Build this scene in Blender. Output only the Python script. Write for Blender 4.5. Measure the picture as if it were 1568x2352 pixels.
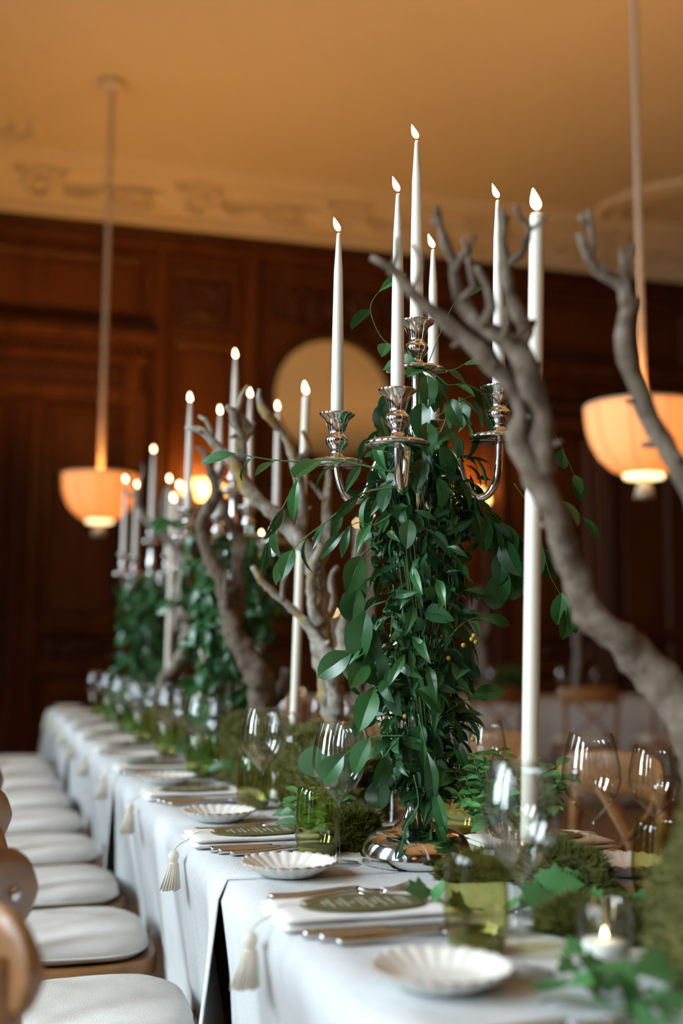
import bpy, math, random
from mathutils import Vector, Matrix, noise
PI = math.pi
# ------------------------------------------------------------------ scene, camera, light
sc = bpy.context.scene
for o in list(bpy.data.objects): bpy.data.objects.remove(o)
C = sc.collection
sc.view_settings.view_transform = 'Standard'; sc.view_settings.look = 'None'
sc.view_settings.exposure = 0.0; sc.view_settings.gamma = 1.0
sc.view_settings.use_curve_mapping = False
try:
    sc.cycles.transparent_max_bounces = 24; sc.cycles.max_bounces = 9; sc.cycles.diffuse_bounces = 4
    sc.cycles.glossy_bounces = 4; sc.cycles.transmission_bounces = 8; sc.cycles.sample_clamp_indirect = 6.0
    sc.cycles.caustics_reflective = False; sc.cycles.caustics_refractive = False
except Exception: pass

F = 2750.0; CX = 784.0; CY = 1176.0; EYE = Vector((0, 0, 1.095))
yaw, pitch, roll = math.radians(16.5), math.radians(6.53), math.radians(.45)
FW = Vector((math.sin(yaw)*math.cos(pitch), math.cos(yaw)*math.cos(pitch), math.sin(pitch)))
R0 = Vector((math.cos(yaw), -math.sin(yaw), 0)); U0 = R0.cross(FW)
RT = R0*math.cos(roll) + U0*math.sin(roll); UP = U0*math.cos(roll) - R0*math.sin(roll)
cam = bpy.data.cameras.new('camera'); camo = bpy.data.objects.new('camera', cam); C.objects.link(camo)
M = Matrix((RT, UP, -FW)).transposed().to_4x4(); M.translation = EYE; camo.matrix_world = M
cam.sensor_fit = 'VERTICAL'; cam.sensor_height = 36.0; cam.sensor_width = 24.0; cam.lens = F/2352*36
cam.clip_start = .02
cam.dof.use_dof = True; cam.dof.focus_distance = 1.99; cam.dof.aperture_fstop = 1.75
sc.camera = camo
w = bpy.data.worlds.new('world'); sc.world = w; w.use_nodes = True
w.node_tree.nodes['Background'].inputs[0].default_value = (.72, .84, 1, 1)
w.node_tree.nodes['Background'].inputs[1].default_value = 1.0

def area(name, loc, size, sy, power, col, rot):
    l = bpy.data.lights.new(name, 'AREA'); l.shape = 'RECTANGLE'; l.size = size; l.size_y = sy
    l.energy = power; l.color = col
    o = bpy.data.objects.new(name, l); C.objects.link(o); o.location = loc; o.rotation_euler = rot; return o
def point(name, loc, power, col, r=.05):
    l = bpy.data.lights.new(name, 'POINT'); l.energy = power; l.color = col; l.shadow_soft_size = r
    o = bpy.data.objects.new(name, l); C.objects.link(o); o.location = loc; return o
WX = -3.4                                    # window wall
WINS = [(-2.6, .95), (-.3, .95), (2.0, .95), (5.3, .9)]   # (centre y, width): daylight comes through these
WIN_P = 465
for (yc, ww) in WINS:
    # sky seen through each window: light falls slantwise down into the room
    sk = area('window_daylight', (WX-1.35, yc, 3.1), 3.4, 1.7, WIN_P, (.78, .91, 1.0), (0, -math.radians(90-33), 0))
    sk.data.spread = math.radians(125)
PEND_P = 135.0; PEND_C = (1.0, .505, .14)
SCONCE_P = 12.0

# pixel helpers (1568 x 2352 frame) used to find where things stand
def ray(px, py): return FW + RT*((px-CX)/F) - UP*((py-CY)/F)
def onz(px, py, z): d = ray(px, py); return EYE + d*((z-EYE.z)/d.z)
def ony(px, py, y): d = ray(px, py); return EYE + d*(y/d.y)
def ond(px, py, dep): return EYE + ray(px, py)*dep
rnd = random.Random(7)
U = rnd.uniform

# ------------------------------------------------------------------ materials
MATS = {}
def nodes(name):
    m = bpy.data.materials.new(name); m.use_nodes = True; nt = m.node_tree
    b = nt.nodes.get('Principled BSDF'); MATS[name] = m; return m, nt, b
def mat(name, col, rough=.6, metal=0, var=None, scale=8, stretch=(1,1,1), bump=0, bscale=60, bstretch=None, emis=None, estr=0, spec=.5, objrand=0, detail=4, trans=0):
    m, nt, b = nodes(name)
    b.inputs['Base Color'].default_value = (*col, 1); b.inputs['Roughness'].default_value = rough
    b.inputs['Metallic'].default_value = metal; b.inputs['Specular IOR Level'].default_value = spec
    N = nt.nodes.new; L = nt.links.new
    tc = N('ShaderNodeTexCoord')
    out = None
    if var:
        mp = N('ShaderNodeMapping'); mp.inputs['Scale'].default_value = stretch; L(tc.outputs['Object'], mp.inputs[0])
        n = N('ShaderNodeTexNoise'); n.inputs['Scale'].default_value = scale; n.inputs['Detail'].default_value = detail
        L(mp.outputs[0], n.inputs[0])
        r = N('ShaderNodeValToRGB'); r.color_ramp.elements[0].position = .3; r.color_ramp.elements[1].position = .7
        r.color_ramp.elements[0].color = (*col, 1); r.color_ramp.elements[1].color = (*var, 1)
        L(n.outputs[0], r.inputs[0]); out = r.outputs[0]
    if objrand:
        oi = N('ShaderNodeObjectInfo'); hv = N('ShaderNodeHueSaturation')
        ma = N('ShaderNodeMapRange'); ma.inputs[3].default_value = 1-objrand; ma.inputs[4].default_value = 1+objrand
        L(oi.outputs['Random'], ma.inputs[0]); L(ma.outputs[0], hv.inputs['Value'])
        hv.inputs['Color'].default_value = (*col, 1)
        if out: L(out, hv.inputs['Color'])
        out = hv.outputs[0]
    if out: L(out, b.inputs['Base Color'])
    if bump:
        mp2 = N('ShaderNodeMapping'); mp2.inputs['Scale'].default_value = bstretch or stretch; L(tc.outputs['Object'], mp2.inputs[0])
        n2 = N('ShaderNodeTexNoise'); n2.inputs['Scale'].default_value = bscale; n2.inputs['Detail'].default_value = 3
        L(mp2.outputs[0], n2.inputs[0])
        bp = N('ShaderNodeBump'); bp.inputs['Strength'].default_value = bump; bp.inputs['Distance'].default_value = .004
        L(n2.outputs[0], bp.inputs['Height']); L(bp.outputs[0], b.inputs['Normal'])
    if emis:
        b.inputs['Emission Color'].default_value = (*emis, 1); b.inputs['Emission Strength'].default_value = estr
    if trans:
        t = N('ShaderNodeBsdfTranslucent'); mx = N('ShaderNodeMixShader'); mx.inputs[0].default_value = trans
        if out: L(out, t.inputs[0])
        else: t.inputs[0].default_value = (*col, 1)
        o = nt.nodes['Material Output']; L(b.outputs[0], mx.inputs[1]); L(t.outputs[0], mx.inputs[2]); L(mx.outputs[0], o.inputs[0])
    return m
def thin_glass(name, tint, ior=1.5, rough=.0):
    m, nt, b = nodes(name); nt.nodes.remove(b); N = nt.nodes.new; L = nt.links.new
    t = N('ShaderNodeBsdfTransparent'); t.inputs[0].default_value = (*tint, 1)
    g = N('ShaderNodeBsdfGlossy'); g.inputs['Roughness'].default_value = rough
    lw = N('ShaderNodeLayerWeight'); lw.inputs[0].default_value = .5
    pw = N('ShaderNodeMath'); pw.operation = 'POWER'; pw.inputs[1].default_value = 4.0; L(lw.outputs['Facing'], pw.inputs[0])
    mr = N('ShaderNodeMapRange'); mr.inputs[3].default_value = ((ior-1)/(ior+1))**2*1.35; mr.inputs[4].default_value = .75; L(pw.outputs[0], mr.inputs[0])
    p2 = N('ShaderNodeMath'); p2.operation = 'POWER'; p2.inputs[1].default_value = 5.0; L(lw.outputs['Facing'], p2.inputs[0])
    tm = N('ShaderNodeMix'); tm.data_type = 'RGBA'; tm.inputs[6].default_value = (*tint, 1); tm.inputs[7].default_value = (*[c_*c_*.72 for c_ in tint], 1); L(p2.outputs[0], tm.inputs[0]); L(tm.outputs[2], t.inputs[0])
    mx = N('ShaderNodeMixShader'); L(mr.outputs[0], mx.inputs[0]); L(t.outputs[0], mx.inputs[1]); L(g.outputs[0], mx.inputs[2])
    L(mx.outputs[0], nt.nodes['Material Output'].inputs[0]); return m

mat('linen', (.58,.60,.605), .9, var=(.65,.665,.67), scale=60, stretch=(1,1,.12), bump=.55, bscale=420, bstretch=(1,1,.35), spec=.15)
mat('napkin', (.80,.79,.76), .92, bump=.3, bscale=500, spec=.1)
mat('cushion', (.72,.71,.67), .93, var=(.77,.76,.72), scale=30, bump=.4, bscale=500, spec=.1)
mat('tassel', (.80,.75,.64), .85, spec=.15)
mat('olive_card', (.115,.105,.038), .55, spec=.4)
mat('ink', (.72,.72,.66), .7)
mat('chair_wood', (.20,.088,.028), .36, var=(.31,.145,.05), scale=16, stretch=(1,1,2.5), bump=.2, bscale=90, spec=.5, objrand=.12)
mat('chair_wood_light', (.36,.20,.09), .42, var=(.42,.25,.12), scale=30, bump=.1, bscale=120)
mat('steel', (.62,.61,.59), .2, 1)
mat('silver', (.83,.82,.80), .11, 1)
mat('ceramic', (.78,.76,.71), .28, spec=.5)
mat('ceramic_rim', (.40,.30,.22), .35)
mat('wax', (.86,.83,.75), .45, spec=.4)
mat('wax_ivory', (.84,.79,.66), .45, spec=.4)
mat('wick', (.02,.015,.012), .9)
mat('flame', (1,.6,.2), .5, emis=(1.0,.68,.34), estr=22)
mat('bark', (.095,.066,.044), .9, var=(.21,.165,.125), scale=45, bump=1.0, bscale=60, spec=.15)
mat('bark_grey', (.17,.14,.11), .9, var=(.36,.33,.29), scale=50, bump=1.0, bscale=80, spec=.15)
m = mat('bark_lichen', (.17,.14,.105), .9, var=(.40,.37,.32), scale=55, bump=1.0, bscale=80, spec=.15)
nt = m.node_tree; N = nt.nodes.new; L = nt.links.new; b = nt.nodes['Principled BSDF']
src = b.inputs['Base Color'].links[0].from_socket
tc = N('ShaderNodeTexCoord'); nn = N('ShaderNodeTexNoise'); nn.inputs['Scale'].default_value = 16; nn.inputs['Detail'].default_value = 9; nn.inputs['Roughness'].default_value = .72
L(tc.outputs['Object'], nn.inputs[0]); rp = N('ShaderNodeValToRGB'); rp.color_ramp.elements[0].position = .53; rp.color_ramp.elements[1].position = .61
L(nn.outputs[0], rp.inputs[0]); mx = N('ShaderNodeMix'); mx.data_type = 'RGBA'; mx.inputs[7].default_value = (.34,.23,.06,1)
L(rp.outputs[0], mx.inputs[0]); L(src, mx.inputs[6]); L(mx.outputs[2], b.inputs['Base Color'])
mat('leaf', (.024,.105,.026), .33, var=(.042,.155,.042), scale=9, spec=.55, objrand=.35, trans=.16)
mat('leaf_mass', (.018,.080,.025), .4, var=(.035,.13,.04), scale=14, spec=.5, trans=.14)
mat('leaf_pale', (.07,.17,.075), .5, var=(.09,.20,.09), scale=9, objrand=.25, trans=.15)
mat('leaf_bright', (.085,.25,.07), .45, var=(.13,.32,.10), scale=9, objrand=.3, trans=.2)
mat('ivy', (.04,.15,.04), .45, var=(.075,.21,.07), scale=12, objrand=.4, trans=.15)
mat('stem', (.07,.17,.045), .6)
mat('berry', (.42,.27,.03), .45)
mat('moss', (.045,.045,.012), .95, var=(.10,.105,.026), scale=25, spec=.05)
mat('moss_dark', (.045,.06,.02), .95, var=(.11,.085,.035), scale=22, spec=.05)
mat('moss_gold', (.060,.080,.018), .95, var=(.23,.19,.075), scale=60, spec=.05)
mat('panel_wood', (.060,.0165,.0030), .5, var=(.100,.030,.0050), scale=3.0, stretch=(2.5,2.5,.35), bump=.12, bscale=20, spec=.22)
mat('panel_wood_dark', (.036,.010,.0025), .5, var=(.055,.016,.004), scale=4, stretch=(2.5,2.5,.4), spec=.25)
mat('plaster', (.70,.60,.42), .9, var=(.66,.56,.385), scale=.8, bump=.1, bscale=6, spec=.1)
mat('plaster_relief', (.68,.58,.41), .85, spec=.15)
mat('floor_wood', (.16,.085,.04), .4, var=(.24,.13,.06), scale=5, stretch=(6,.6,1), objrand=.2)
mat('mirror', (.74,.74,.68), .03, 1)
mat('rope', (.62,.50,.36), .85, spec=.1)
mat('shade', (.80,.56,.30), .8, emis=(1.0,.45,.12), estr=.42, trans=.16)
mat('shade_rib', (.45,.28,.12), .8)
mat('lamp_disc', (.95,.88,.7), .6, emis=(1.0,.72,.36), estr=2.6)
mat('sconce_shade', (.9,.8,.6), .7, emis=(1.0,.55,.16), estr=6)
mat('brass', (.55,.36,.14), .3, 1)
mat('paint_white', (.72,.72,.70), .5)
mat('wall_plain', (.07,.025,.009), .6, spec=.2)
mat('dark_table', (.10,.055,.03), .5)
mat('red_cloth', (.25,.02,.03), .8)
thin_glass('glass', (.985,.99,.985), 1.52)
thin_glass('glass_stem', (.965,.975,.97), 1.55)
thin_glass('green_glass', (.885,.885,.66), 1.5)
thin_glass('pane', (.97,.98,.98), 1.4)
mat('green_base', (.40,.40,.13), .12, spec=.6, trans=.7)

# ------------------------------------------------------------------ mesh helpers
class MB:
    def __init__(s): s.v = []; s.f = []; s.m = []; s.mi = 0
    def add(s, V, Fs):
        o = len(s.v); s.v += [tuple(p) for p in V]
        for f in Fs: s.f.append([o+i for i in f]); s.m.append(s.mi)
    def box(s, c, d, rot=None, bev=0):
        x, y, z = (k/2 for k in d); P = []
        if bev <= 0:
            P = [Vector((sx*x, sy*y, sz*z)) for sx in (-1,1) for sy in (-1,1) for sz in (-1,1)]
            Fs = [(0,1,3,2),(4,6,7,5),(0,4,5,1),(2,3,7,6),(0,2,6,4),(1,5,7,3)]
        else:
            Fs = []; n = 0
            prof = [(-z, bev), (-z+bev, 0), (z-bev, 0), (z, bev)]
            for (h, i) in prof:
                a, e = x-i, y-i; q = min(bev, a*.9, e*.9)
                P += [Vector(p) for p in ((a-q,-e,h),(a,-e+q,h),(a,e-q,h),(a-q,e,h),(-a+q,e,h),(-a,e-q,h),(-a,-e+q,h),(-a+q,-e,h))]
            for k in range(3):
                for j in range(8): Fs.append((k*8+j, k*8+(j+1)%8, k*8+8+(j+1)%8, k*8+8+j))
            Fs.append(tuple(range(7,-1,-1))); Fs.append(tuple(range(24,32)))
        if rot: P = [rot @ p for p in P]
        c = Vector(c); s.add([p+c for p in P], Fs)
    def tube(s, pts, rad, seg=8, cap=True, squash=1.0, bumpy=0, seed=0):
        pts = [Vector(p) for p in pts]; n = len(pts)
        if not hasattr(rad, '__len__'): rad = [rad]*n
        t0 = (pts[1]-pts[0]).normalized(); up = Vector((0,0,1)) if abs(t0.z) < .9 else Vector((1,0,0))
        a = t0.cross(up).normalized(); V = []; Fs = []
        for i in range(n):
            t = (pts[min(i+1,n-1)]-pts[max(i-1,0)]).normalized()
            a = (a - t*a.dot(t)); a = a.normalized() if a.length > 1e-6 else t.orthogonal().normalized()
            bb = t.cross(a)
            for j in range(seg):
                an = 2*PI*j/seg; d = a*math.cos(an) + bb*(math.sin(an)*squash)
                r = rad[i]
                if bumpy: r *= 1 + bumpy*noise.noise((pts[i]+d*r)*38+Vector((seed,0,0))) + bumpy*.6*noise.noise((pts[i]+d*r)*95)
                V.append(pts[i]+d*r)
        for i in range(n-1):
            for j in range(seg): Fs.append((i*seg+j, i*seg+(j+1)%seg, (i+1)*seg+(j+1)%seg, (i+1)*seg+j))
        if cap: Fs.append(tuple(range(seg-1,-1,-1))); Fs.append(tuple((n-1)*seg+j for j in range(seg)))
        s.add(V, Fs)
    def lathe(s, prof, seg=24, c=(0,0,0), rot=None, fn=None, lean=None):
        V = []; Fs = []; c = Vector(c)
        for i, (r, z) in enumerate(prof):
            for j in range(seg):
                an = 2*PI*j/seg; rr = max(r, 1e-5)
                if fn: rr, zz = fn(rr, z, an, i)
                else: zz = z
                p = Vector((rr*math.cos(an), rr*math.sin(an), zz))
                if lean: p += lean(z)
                V.append((rot @ p if rot else p)+c)
        n = len(prof)
        for i in range(n-1):
            for j in range(seg): Fs.append((i*seg+j, i*seg+(j+1)%seg, (i+1)*seg+(j+1)%seg, (i+1)*seg+j))
        s.add(V, Fs)
    def mesh(s, name, mats, smooth=True):
        me = bpy.data.meshes.new(name); me.from_pydata(s.v, [], s.f)
        for mm in ([mats] if isinstance(mats, str) else mats): me.materials.append(MATS[mm])
        if smooth: me.polygons.foreach_set('use_smooth', [True]*len(me.polygons))
        me.polygons.foreach_set('material_index', s.m); me.update(); return me
    def build(s, name, mats, parent=None, smooth=True, loc=None, rot=None):
        return ob(name, s.mesh(name, mats, smooth), parent, loc, rot)
def sharp(o, ang=40):
    me = o.data
    try: me.set_sharp_from_angle(angle=math.radians(ang))
    except Exception: pass
    return o
def ob(name, me, parent=None, loc=None, rot=None):
    o = bpy.data.objects.new(name, me); C.objects.link(o)
    if parent: o.parent = parent
    if loc is not None: o.location = loc
    if rot is not None: o.rotation_euler = rot
    return o
def tag(o, label, cat, group=None):
    o['label'] = label; o['category'] = cat
    if group: o['group'] = group
    return o
def thing(name, label, cat, loc=(0,0,0), rz=0, group=None):
    o = ob(name, None, None, loc, (0,0,rz)); o.empty_display_size = .05; return tag(o, label, cat, group)
def struct(o): o['kind'] = 'structure'; return o
def stuff(o): o['kind'] = 'stuff'; return o
def dup(o, parent=None):
    c = o.copy(); C.objects.link(c); c.parent = parent
    for ch in list(o.children): dup(ch, c)
    return c
def put(proto, used, loc, rz, label, group=None):
    """first use takes the prototype itself, later uses are copies"""
    o = proto if not used else dup(proto); used.append(1)
    o.location = loc; o.rotation_euler = (0,0,rz); o['label'] = label
    if group: o['group'] = group
    elif 'group' in o: del o['group']
    return o
def smoothline(P, step=.012):
    P = [tuple(p) for p in P]; out = []
    for i in range(len(P)-1):
        p0, p1, p2, p3 = P[max(i-1,0)], P[i], P[i+1], P[min(i+2,len(P)-1)]
        dist = math.dist(p1[:3], p2[:3]); n = max(1, int(dist/step))
        for k in range(n):
            t = k/n
            out.append(tuple(.5*((2*b)+(c-a)*t+(2*a-5*b+4*c-d)*t*t+(3*b-a-3*c+d)*t**3) for a,b,c,d in zip(p0,p1,p2,p3)))
    out.append(P[-1]); return out
ORD = ['first','second','third','fourth','fifth','sixth','seventh','eighth','ninth','tenth','eleventh','twelfth']

# ------------------------------------------------------------------ the room
WY = 9.6; CZ = 4.9; WTOP = 4.5; XR = 8.5; YF = -4.5
m = MB(); m.box(((WX+XR)/2, (YF+WY)/2, -.06), (XR-WX+.6, WY-YF+.6, .1)); floor = struct(m.build('floor', 'floor_wood', smooth=False))
pm = MB(); pm.box((0,0,0), (.118,.898,.012), bev=.002); pme = pm.mesh('plank', 'floor_wood', False)
for i in range(8):
    for j in range(9): ob('plank', pme, floor, (-.72+i*.12, -.05+j*.9+(.45 if i % 2 else 0), -.006))
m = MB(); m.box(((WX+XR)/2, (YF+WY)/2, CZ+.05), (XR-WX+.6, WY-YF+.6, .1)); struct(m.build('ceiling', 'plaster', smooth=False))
m = MB(); m.box((XR+.1, (YF+WY)/2, CZ/2), (.2, WY-YF, CZ)); struct(m.build('wall_right', 'wall_plain', smooth=False))
m = MB(); m.box(((WX+XR)/2, YF-.1, CZ/2), (XR-WX, .2, CZ)); struct(m.build('wall_front', 'wall_plain', smooth=False))
# window wall with openings
m = MB(); zlo, zhi = .35, 4.2; ys = [YF]
for (yc, ww) in WINS: ys += [yc-ww/2, yc+ww/2]
ys.append(WY)
for k in range(0, len(ys), 2): m.box((WX-.15, (ys[k]+ys[k+1])/2, CZ/2), (.3, ys[k+1]-ys[k], CZ))
for (yc, ww) in WINS:
    m.box((WX-.15, yc, zlo/2), (.3, ww, zlo)); m.box((WX-.15, yc, (zhi+CZ)/2), (.3, ww, CZ-zhi))
struct(m.build('wall_left', 'wall_plain', smooth=False))
for k, (yc, ww) in enumerate(WINS):
    m = MB()
    for s in (-1, 1): m.box((0, s*(ww/2-.03), (zlo+zhi)/2), (.08,.06,zhi-zlo))
    for z in (zlo+.03, zhi-.03): m.box((0,0,z), (.08,ww,.06))
    r = struct(m.build('window_%d' % (k+1), 'paint_white', smooth=False, loc=(WX-.15, yc, 0)))
    b_ = MB(); b_.box((0,0,(zlo+zhi)/2), (.05,.045,zhi-zlo-.1)); b_.build('mullion', 'paint_white', r, False)
    for z in (1.3, 2.25, 3.2): b_ = MB(); b_.box((0,0,z), (.04,ww-.1,.035)); b_.build('glazing_bar', 'paint_white', r, False)
    for s in (-1, 1):
        for z0, z1 in ((zlo+.06,1.28),(1.32,2.23),(2.27,3.18),(3.22,zhi-.06)):
            b_ = MB(); b_.box((0, s*ww/4, (z0+z1)/2), (.006, ww/2-.09, z1-z0)); b_.build('pane', 'pane', r, False)

# panelled end wall
m = MB(); m.box(((WX+XR)/2, WY+.12, CZ/2), (XR-WX, .2, CZ)); wall = struct(m.build('wall_back', 'panel_wood', smooth=False))
def wbox(name, x0, x1, z0, z1, d0, d1, mt='panel_wood', bev=.012):
    b_ = MB(); b_.box(((x0+x1)/2, WY+.02-(d0+d1)/2, (z0+z1)/2), (x1-x0, d1-d0, z1-z0), bev=bev); return b_.build(name, mt, wall, False)
def frame(name, x0, x1, z0, z1, wd=.05, d=.045, mt='panel_wood'):
    # mitred moulding with a stepped profile
    prof = [(0, .0), (0, d*.7), (wd*.25, d), (wd*.5, d*.75), (wd*.75, d*.5), (wd, d*.1), (wd, 0)]
    V = []; Fs = []; n = len(prof)
    for (cx, cz, sx, sz) in ((x0,z0,1,1),(x1,z0,-1,1),(x1,z1,-1,-1),(x0,z1,1,-1)):
        for (i, h) in prof: V.append((cx+sx*i, WY+.02-h, cz+sz*i))
    for k in range(4):
        for j in range(n-1): Fs.append((k*n+j, k*n+j+1, ((k+1)%4)*n+j+1, ((k+1)%4)*n+j))
    b_ = MB(); b_.add(V, Fs); return b_.build(name, mt, wall, False)
def panel(x0, x1, z0, z1, mt='panel_wood', raised=True):
    frame('moulding', x0, x1, z0, z1)
    if raised: wbox('panel', x0+.085, x1-.085, z0+.085, z1-.085, 0, .022, mt)
def carved(x0, x1, z0, z1, seed):
    frame('moulding', x0, x1, z0, z1, .045, .04)
    nx, nz = max(12, int((x1-x0)/.022)), max(10, int((z1-z0)/.022)); V = []; Fs = []
    for j in range(nz+1):
        for i in range(nx+1):
            u, v = i/nx, j/nz; x = x0+.045+(x1-x0-.09)*u; z = z0+.045+(z1-z0-.09)*v
            e = min(1, 6*min(u,1-u,v,1-v)); cu = abs(u-.5)
            sw = math.sin(9*math.hypot(cu*2.2, v-.5)*2 + 2*math.atan2(v-.5, cu+.01)+seed)
            h = .03*e*max(0, .5+.5*sw) + .02*e*(noise.noise((x*14, z*14, seed))+.4)
            V.append((x, WY+.018-max(0,h), z))
    for j in range(nz):
        for i in range(nx): a = j*(nx+1)+i; Fs.append((a,a+1,a+nx+2,a+nx+1))
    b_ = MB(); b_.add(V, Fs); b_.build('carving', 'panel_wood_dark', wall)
XM = 2.78                                    # axis of the mirror bay
def mx_(x, s): return x if s > 0 else 2*XM-x
def span(s, a, b_): return (a, b_) if s > 0 else (2*XM-b_, 2*XM-a)
for s in (1, -1):
    # door bay with entablature
    lo = -.62
    wbox('stile', *span(s, 1.02, 1.21), 0, 3.2, 0, .05); wbox('stile', *span(s, .17, .36), 0, 3.02, 0, .07)
    wbox('reed', *span(s, .205, .235), .3, 2.95, .07, .095); wbox('reed', *span(s, .25, .28), .3, 2.95, .07, .095); wbox('reed', *span(s, .295, .325), .3, 2.95, .07, .095)
    for (a, b2) in ((.40, .98), (-.42, .13)):
        panel(*span(s, a, b2), 1.27, 3.0); panel(*span(s, a, b2), .62, .90)
        carved(*span(s, a, b2), .97, 1.2, 2)
    wbox('rail', *span(s, lo, 1.02), .90, .96, 0, .04); wbox('rail', *span(s, lo, 1.02), 1.21, 1.265, 0, .04)
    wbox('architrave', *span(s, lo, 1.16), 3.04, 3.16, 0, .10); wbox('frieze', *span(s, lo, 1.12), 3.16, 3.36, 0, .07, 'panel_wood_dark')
    wbox('cornice', *span(s, lo, 1.18), 3.36, 3.43, 0, .13); wbox('cornice', *span(s, lo, 1.23), 3.52, 3.60, 0, .22); wbox('cornice', *span(s, lo, 1.20), 3.60, 3.655, 0, .17)
    wbox('bracket', *span(s, 1.0, 1.12), 3.05, 3.36, .06, .14)
    dm = MB(); dm.box((0,0,0), (.035,.05,.07)); dme = dm.mesh('dentil', 'panel_wood', False)
    for k in range(30): ob('dentil', dme, wall, (mx_(1.17-k*.06, s), WY-.12, 3.475))
    bm = MB(); bm.lathe([(0,-.03),(.02,-.02),(.028,0),(.02,.02),(0,.03)], 8); bme = bm.mesh('bead', 'panel_wood')
    for k in range(28): ob('bead', bme, wall, (mx_(1.08-k*.062, s), WY-.055, 3.26))
    panel(*span(s, lo, 1.13), 3.74, 4.26)
    # pilaster strips
    wbox('pilaster', *span(s, 1.225, 1.335), 0, 4.36, 0, .075); wbox('pilaster_fillet', *span(s, 1.255, 1.305), .4, 4.2, .075, .09)
    wbox('pilaster', *span(s, 1.975, 2.10), 0, 4.36, 0, .075); wbox('pilaster_fillet', *span(s, 2.01, 2.065), .4, 4.2, .075, .09)
    # sconce bay
    carved(*span(s, 1.38, 1.93), 3.72, 4.2, 5); wbox('rail', *span(s, 1.36, 1.95), 3.62, 3.70, 0, .035)
    panel(*span(s, 1.38, 1.93), 1.28, 3.60); panel(*span(s, 1.38, 1.93), .3, 1.15)
wbox('rail', 2.12, 2*XM-2.12, 1.2, 1.30, 0, .05); panel(2.16, 2*XM-2.16, 1.36, 2.5); panel(2.16, 2*XM-2.16, .3, 1.14)
carved(2.20, 2*XM-2.20, 3.82, 4.22, 1)
# round mirror in a moulded ring
MC = Vector((2.755, WY, 3.20)); MR = .51
RX = Matrix.Rotation(PI/2, 4, 'X').to_3x3()
mir = thing('round_mirror', 'large round mirror in a dark wooden ring set into the panelled wall', 'mirror', MC)
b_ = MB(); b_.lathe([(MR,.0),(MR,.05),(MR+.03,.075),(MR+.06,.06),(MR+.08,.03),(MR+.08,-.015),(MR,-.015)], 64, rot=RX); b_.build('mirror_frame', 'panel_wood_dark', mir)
b_ = MB(); b_.lathe([(0,.012),(MR,.012),(MR+.005,.0),(0,.0)], 64, rot=RX); sharp(b_.build('mirror_glass', 'mirror', mir))
# crown of the panelling and plaster cove
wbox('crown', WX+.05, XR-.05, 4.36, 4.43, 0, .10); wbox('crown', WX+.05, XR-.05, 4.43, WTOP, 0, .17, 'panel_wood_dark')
prof = [(0,WTOP-.01),(.16,WTOP-.01),(.18,WTOP+.03),(.17,WTOP+.09),(.20,WTOP+.16),(.27,WTOP+.25),(.38,WTOP+.31),(.46,WTOP+.325),(.49,WTOP+.36),(.52,WTOP+.37),(.54,CZ+.01),(0,CZ+.01)]
V = [(x, WY+.02-d, z) for x in (WX+.02, XR-.02) for (d, z) in prof]; n = len(prof)
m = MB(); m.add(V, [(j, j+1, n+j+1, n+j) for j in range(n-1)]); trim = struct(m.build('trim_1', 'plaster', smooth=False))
# acanthus scrolls in relief along the cove
sm = MB(); pts = []
for k in range(34):
    t = k/33; an = t*3.4*PI; r = .15*(1-t)+.012; pts.append((-.05+r*math.cos(an), .0, r*math.sin(an)))
sm.tube(pts, [.022*(1-.5*k/33) for k in range(34)], 7)
for k in range(5):
    a = .4+k*.5; p0 = Vector((-.05+.15*math.cos(a), 0, .15*math.sin(a))); p1 = p0+Vector((.12*math.cos(a+.6), 0, .12*math.sin(a+.6)))
    sm.tube([p0, (p0+p1)/2+Vector((.01,-.012,.01)), p1], [.016,.026,.006], 7)
sm.tube([(.1,0,0),(.22,0,-.08),(.36,0,-.04),(.46,0,.06)], [.02,.022,.018,.008], 7)
sme = sm.mesh('scroll', 'plaster_relief')
for k in range(14):
    o = ob('scroll', sme, trim, (-.9+k*.62, WY-.27, WTOP+.17)); o.rotation_euler = (math.radians(38), PI if k % 2 else 0, 0); o.scale = (1, .6, .95)
cm = MB()                                   # ceiling cartouches
for q in range(3):
    pts = []
    for k in range(40):
        t = k/39; an = -.6+t*1.5*PI; r = .75-.17*q-.25*t; pts.append((r*math.cos(an), r*math.sin(an)*.62, 0))
    cm.tube(pts, [.05-.008*q]*40, 8)
cme = cm.mesh('cartouche', 'plaster_relief')
for (x, y, rz, sc_) in ((5.5, 8.55, 2.2, 1.0), (-.35, 8.7, .3, .8), (6.7, 8.3, .8, .9)):
    o = ob('cartouche', cme, trim, (x, y, CZ-.005)); o.rotation_euler = (0,0,rz); o.scale = (sc_,sc_,.7)

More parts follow.
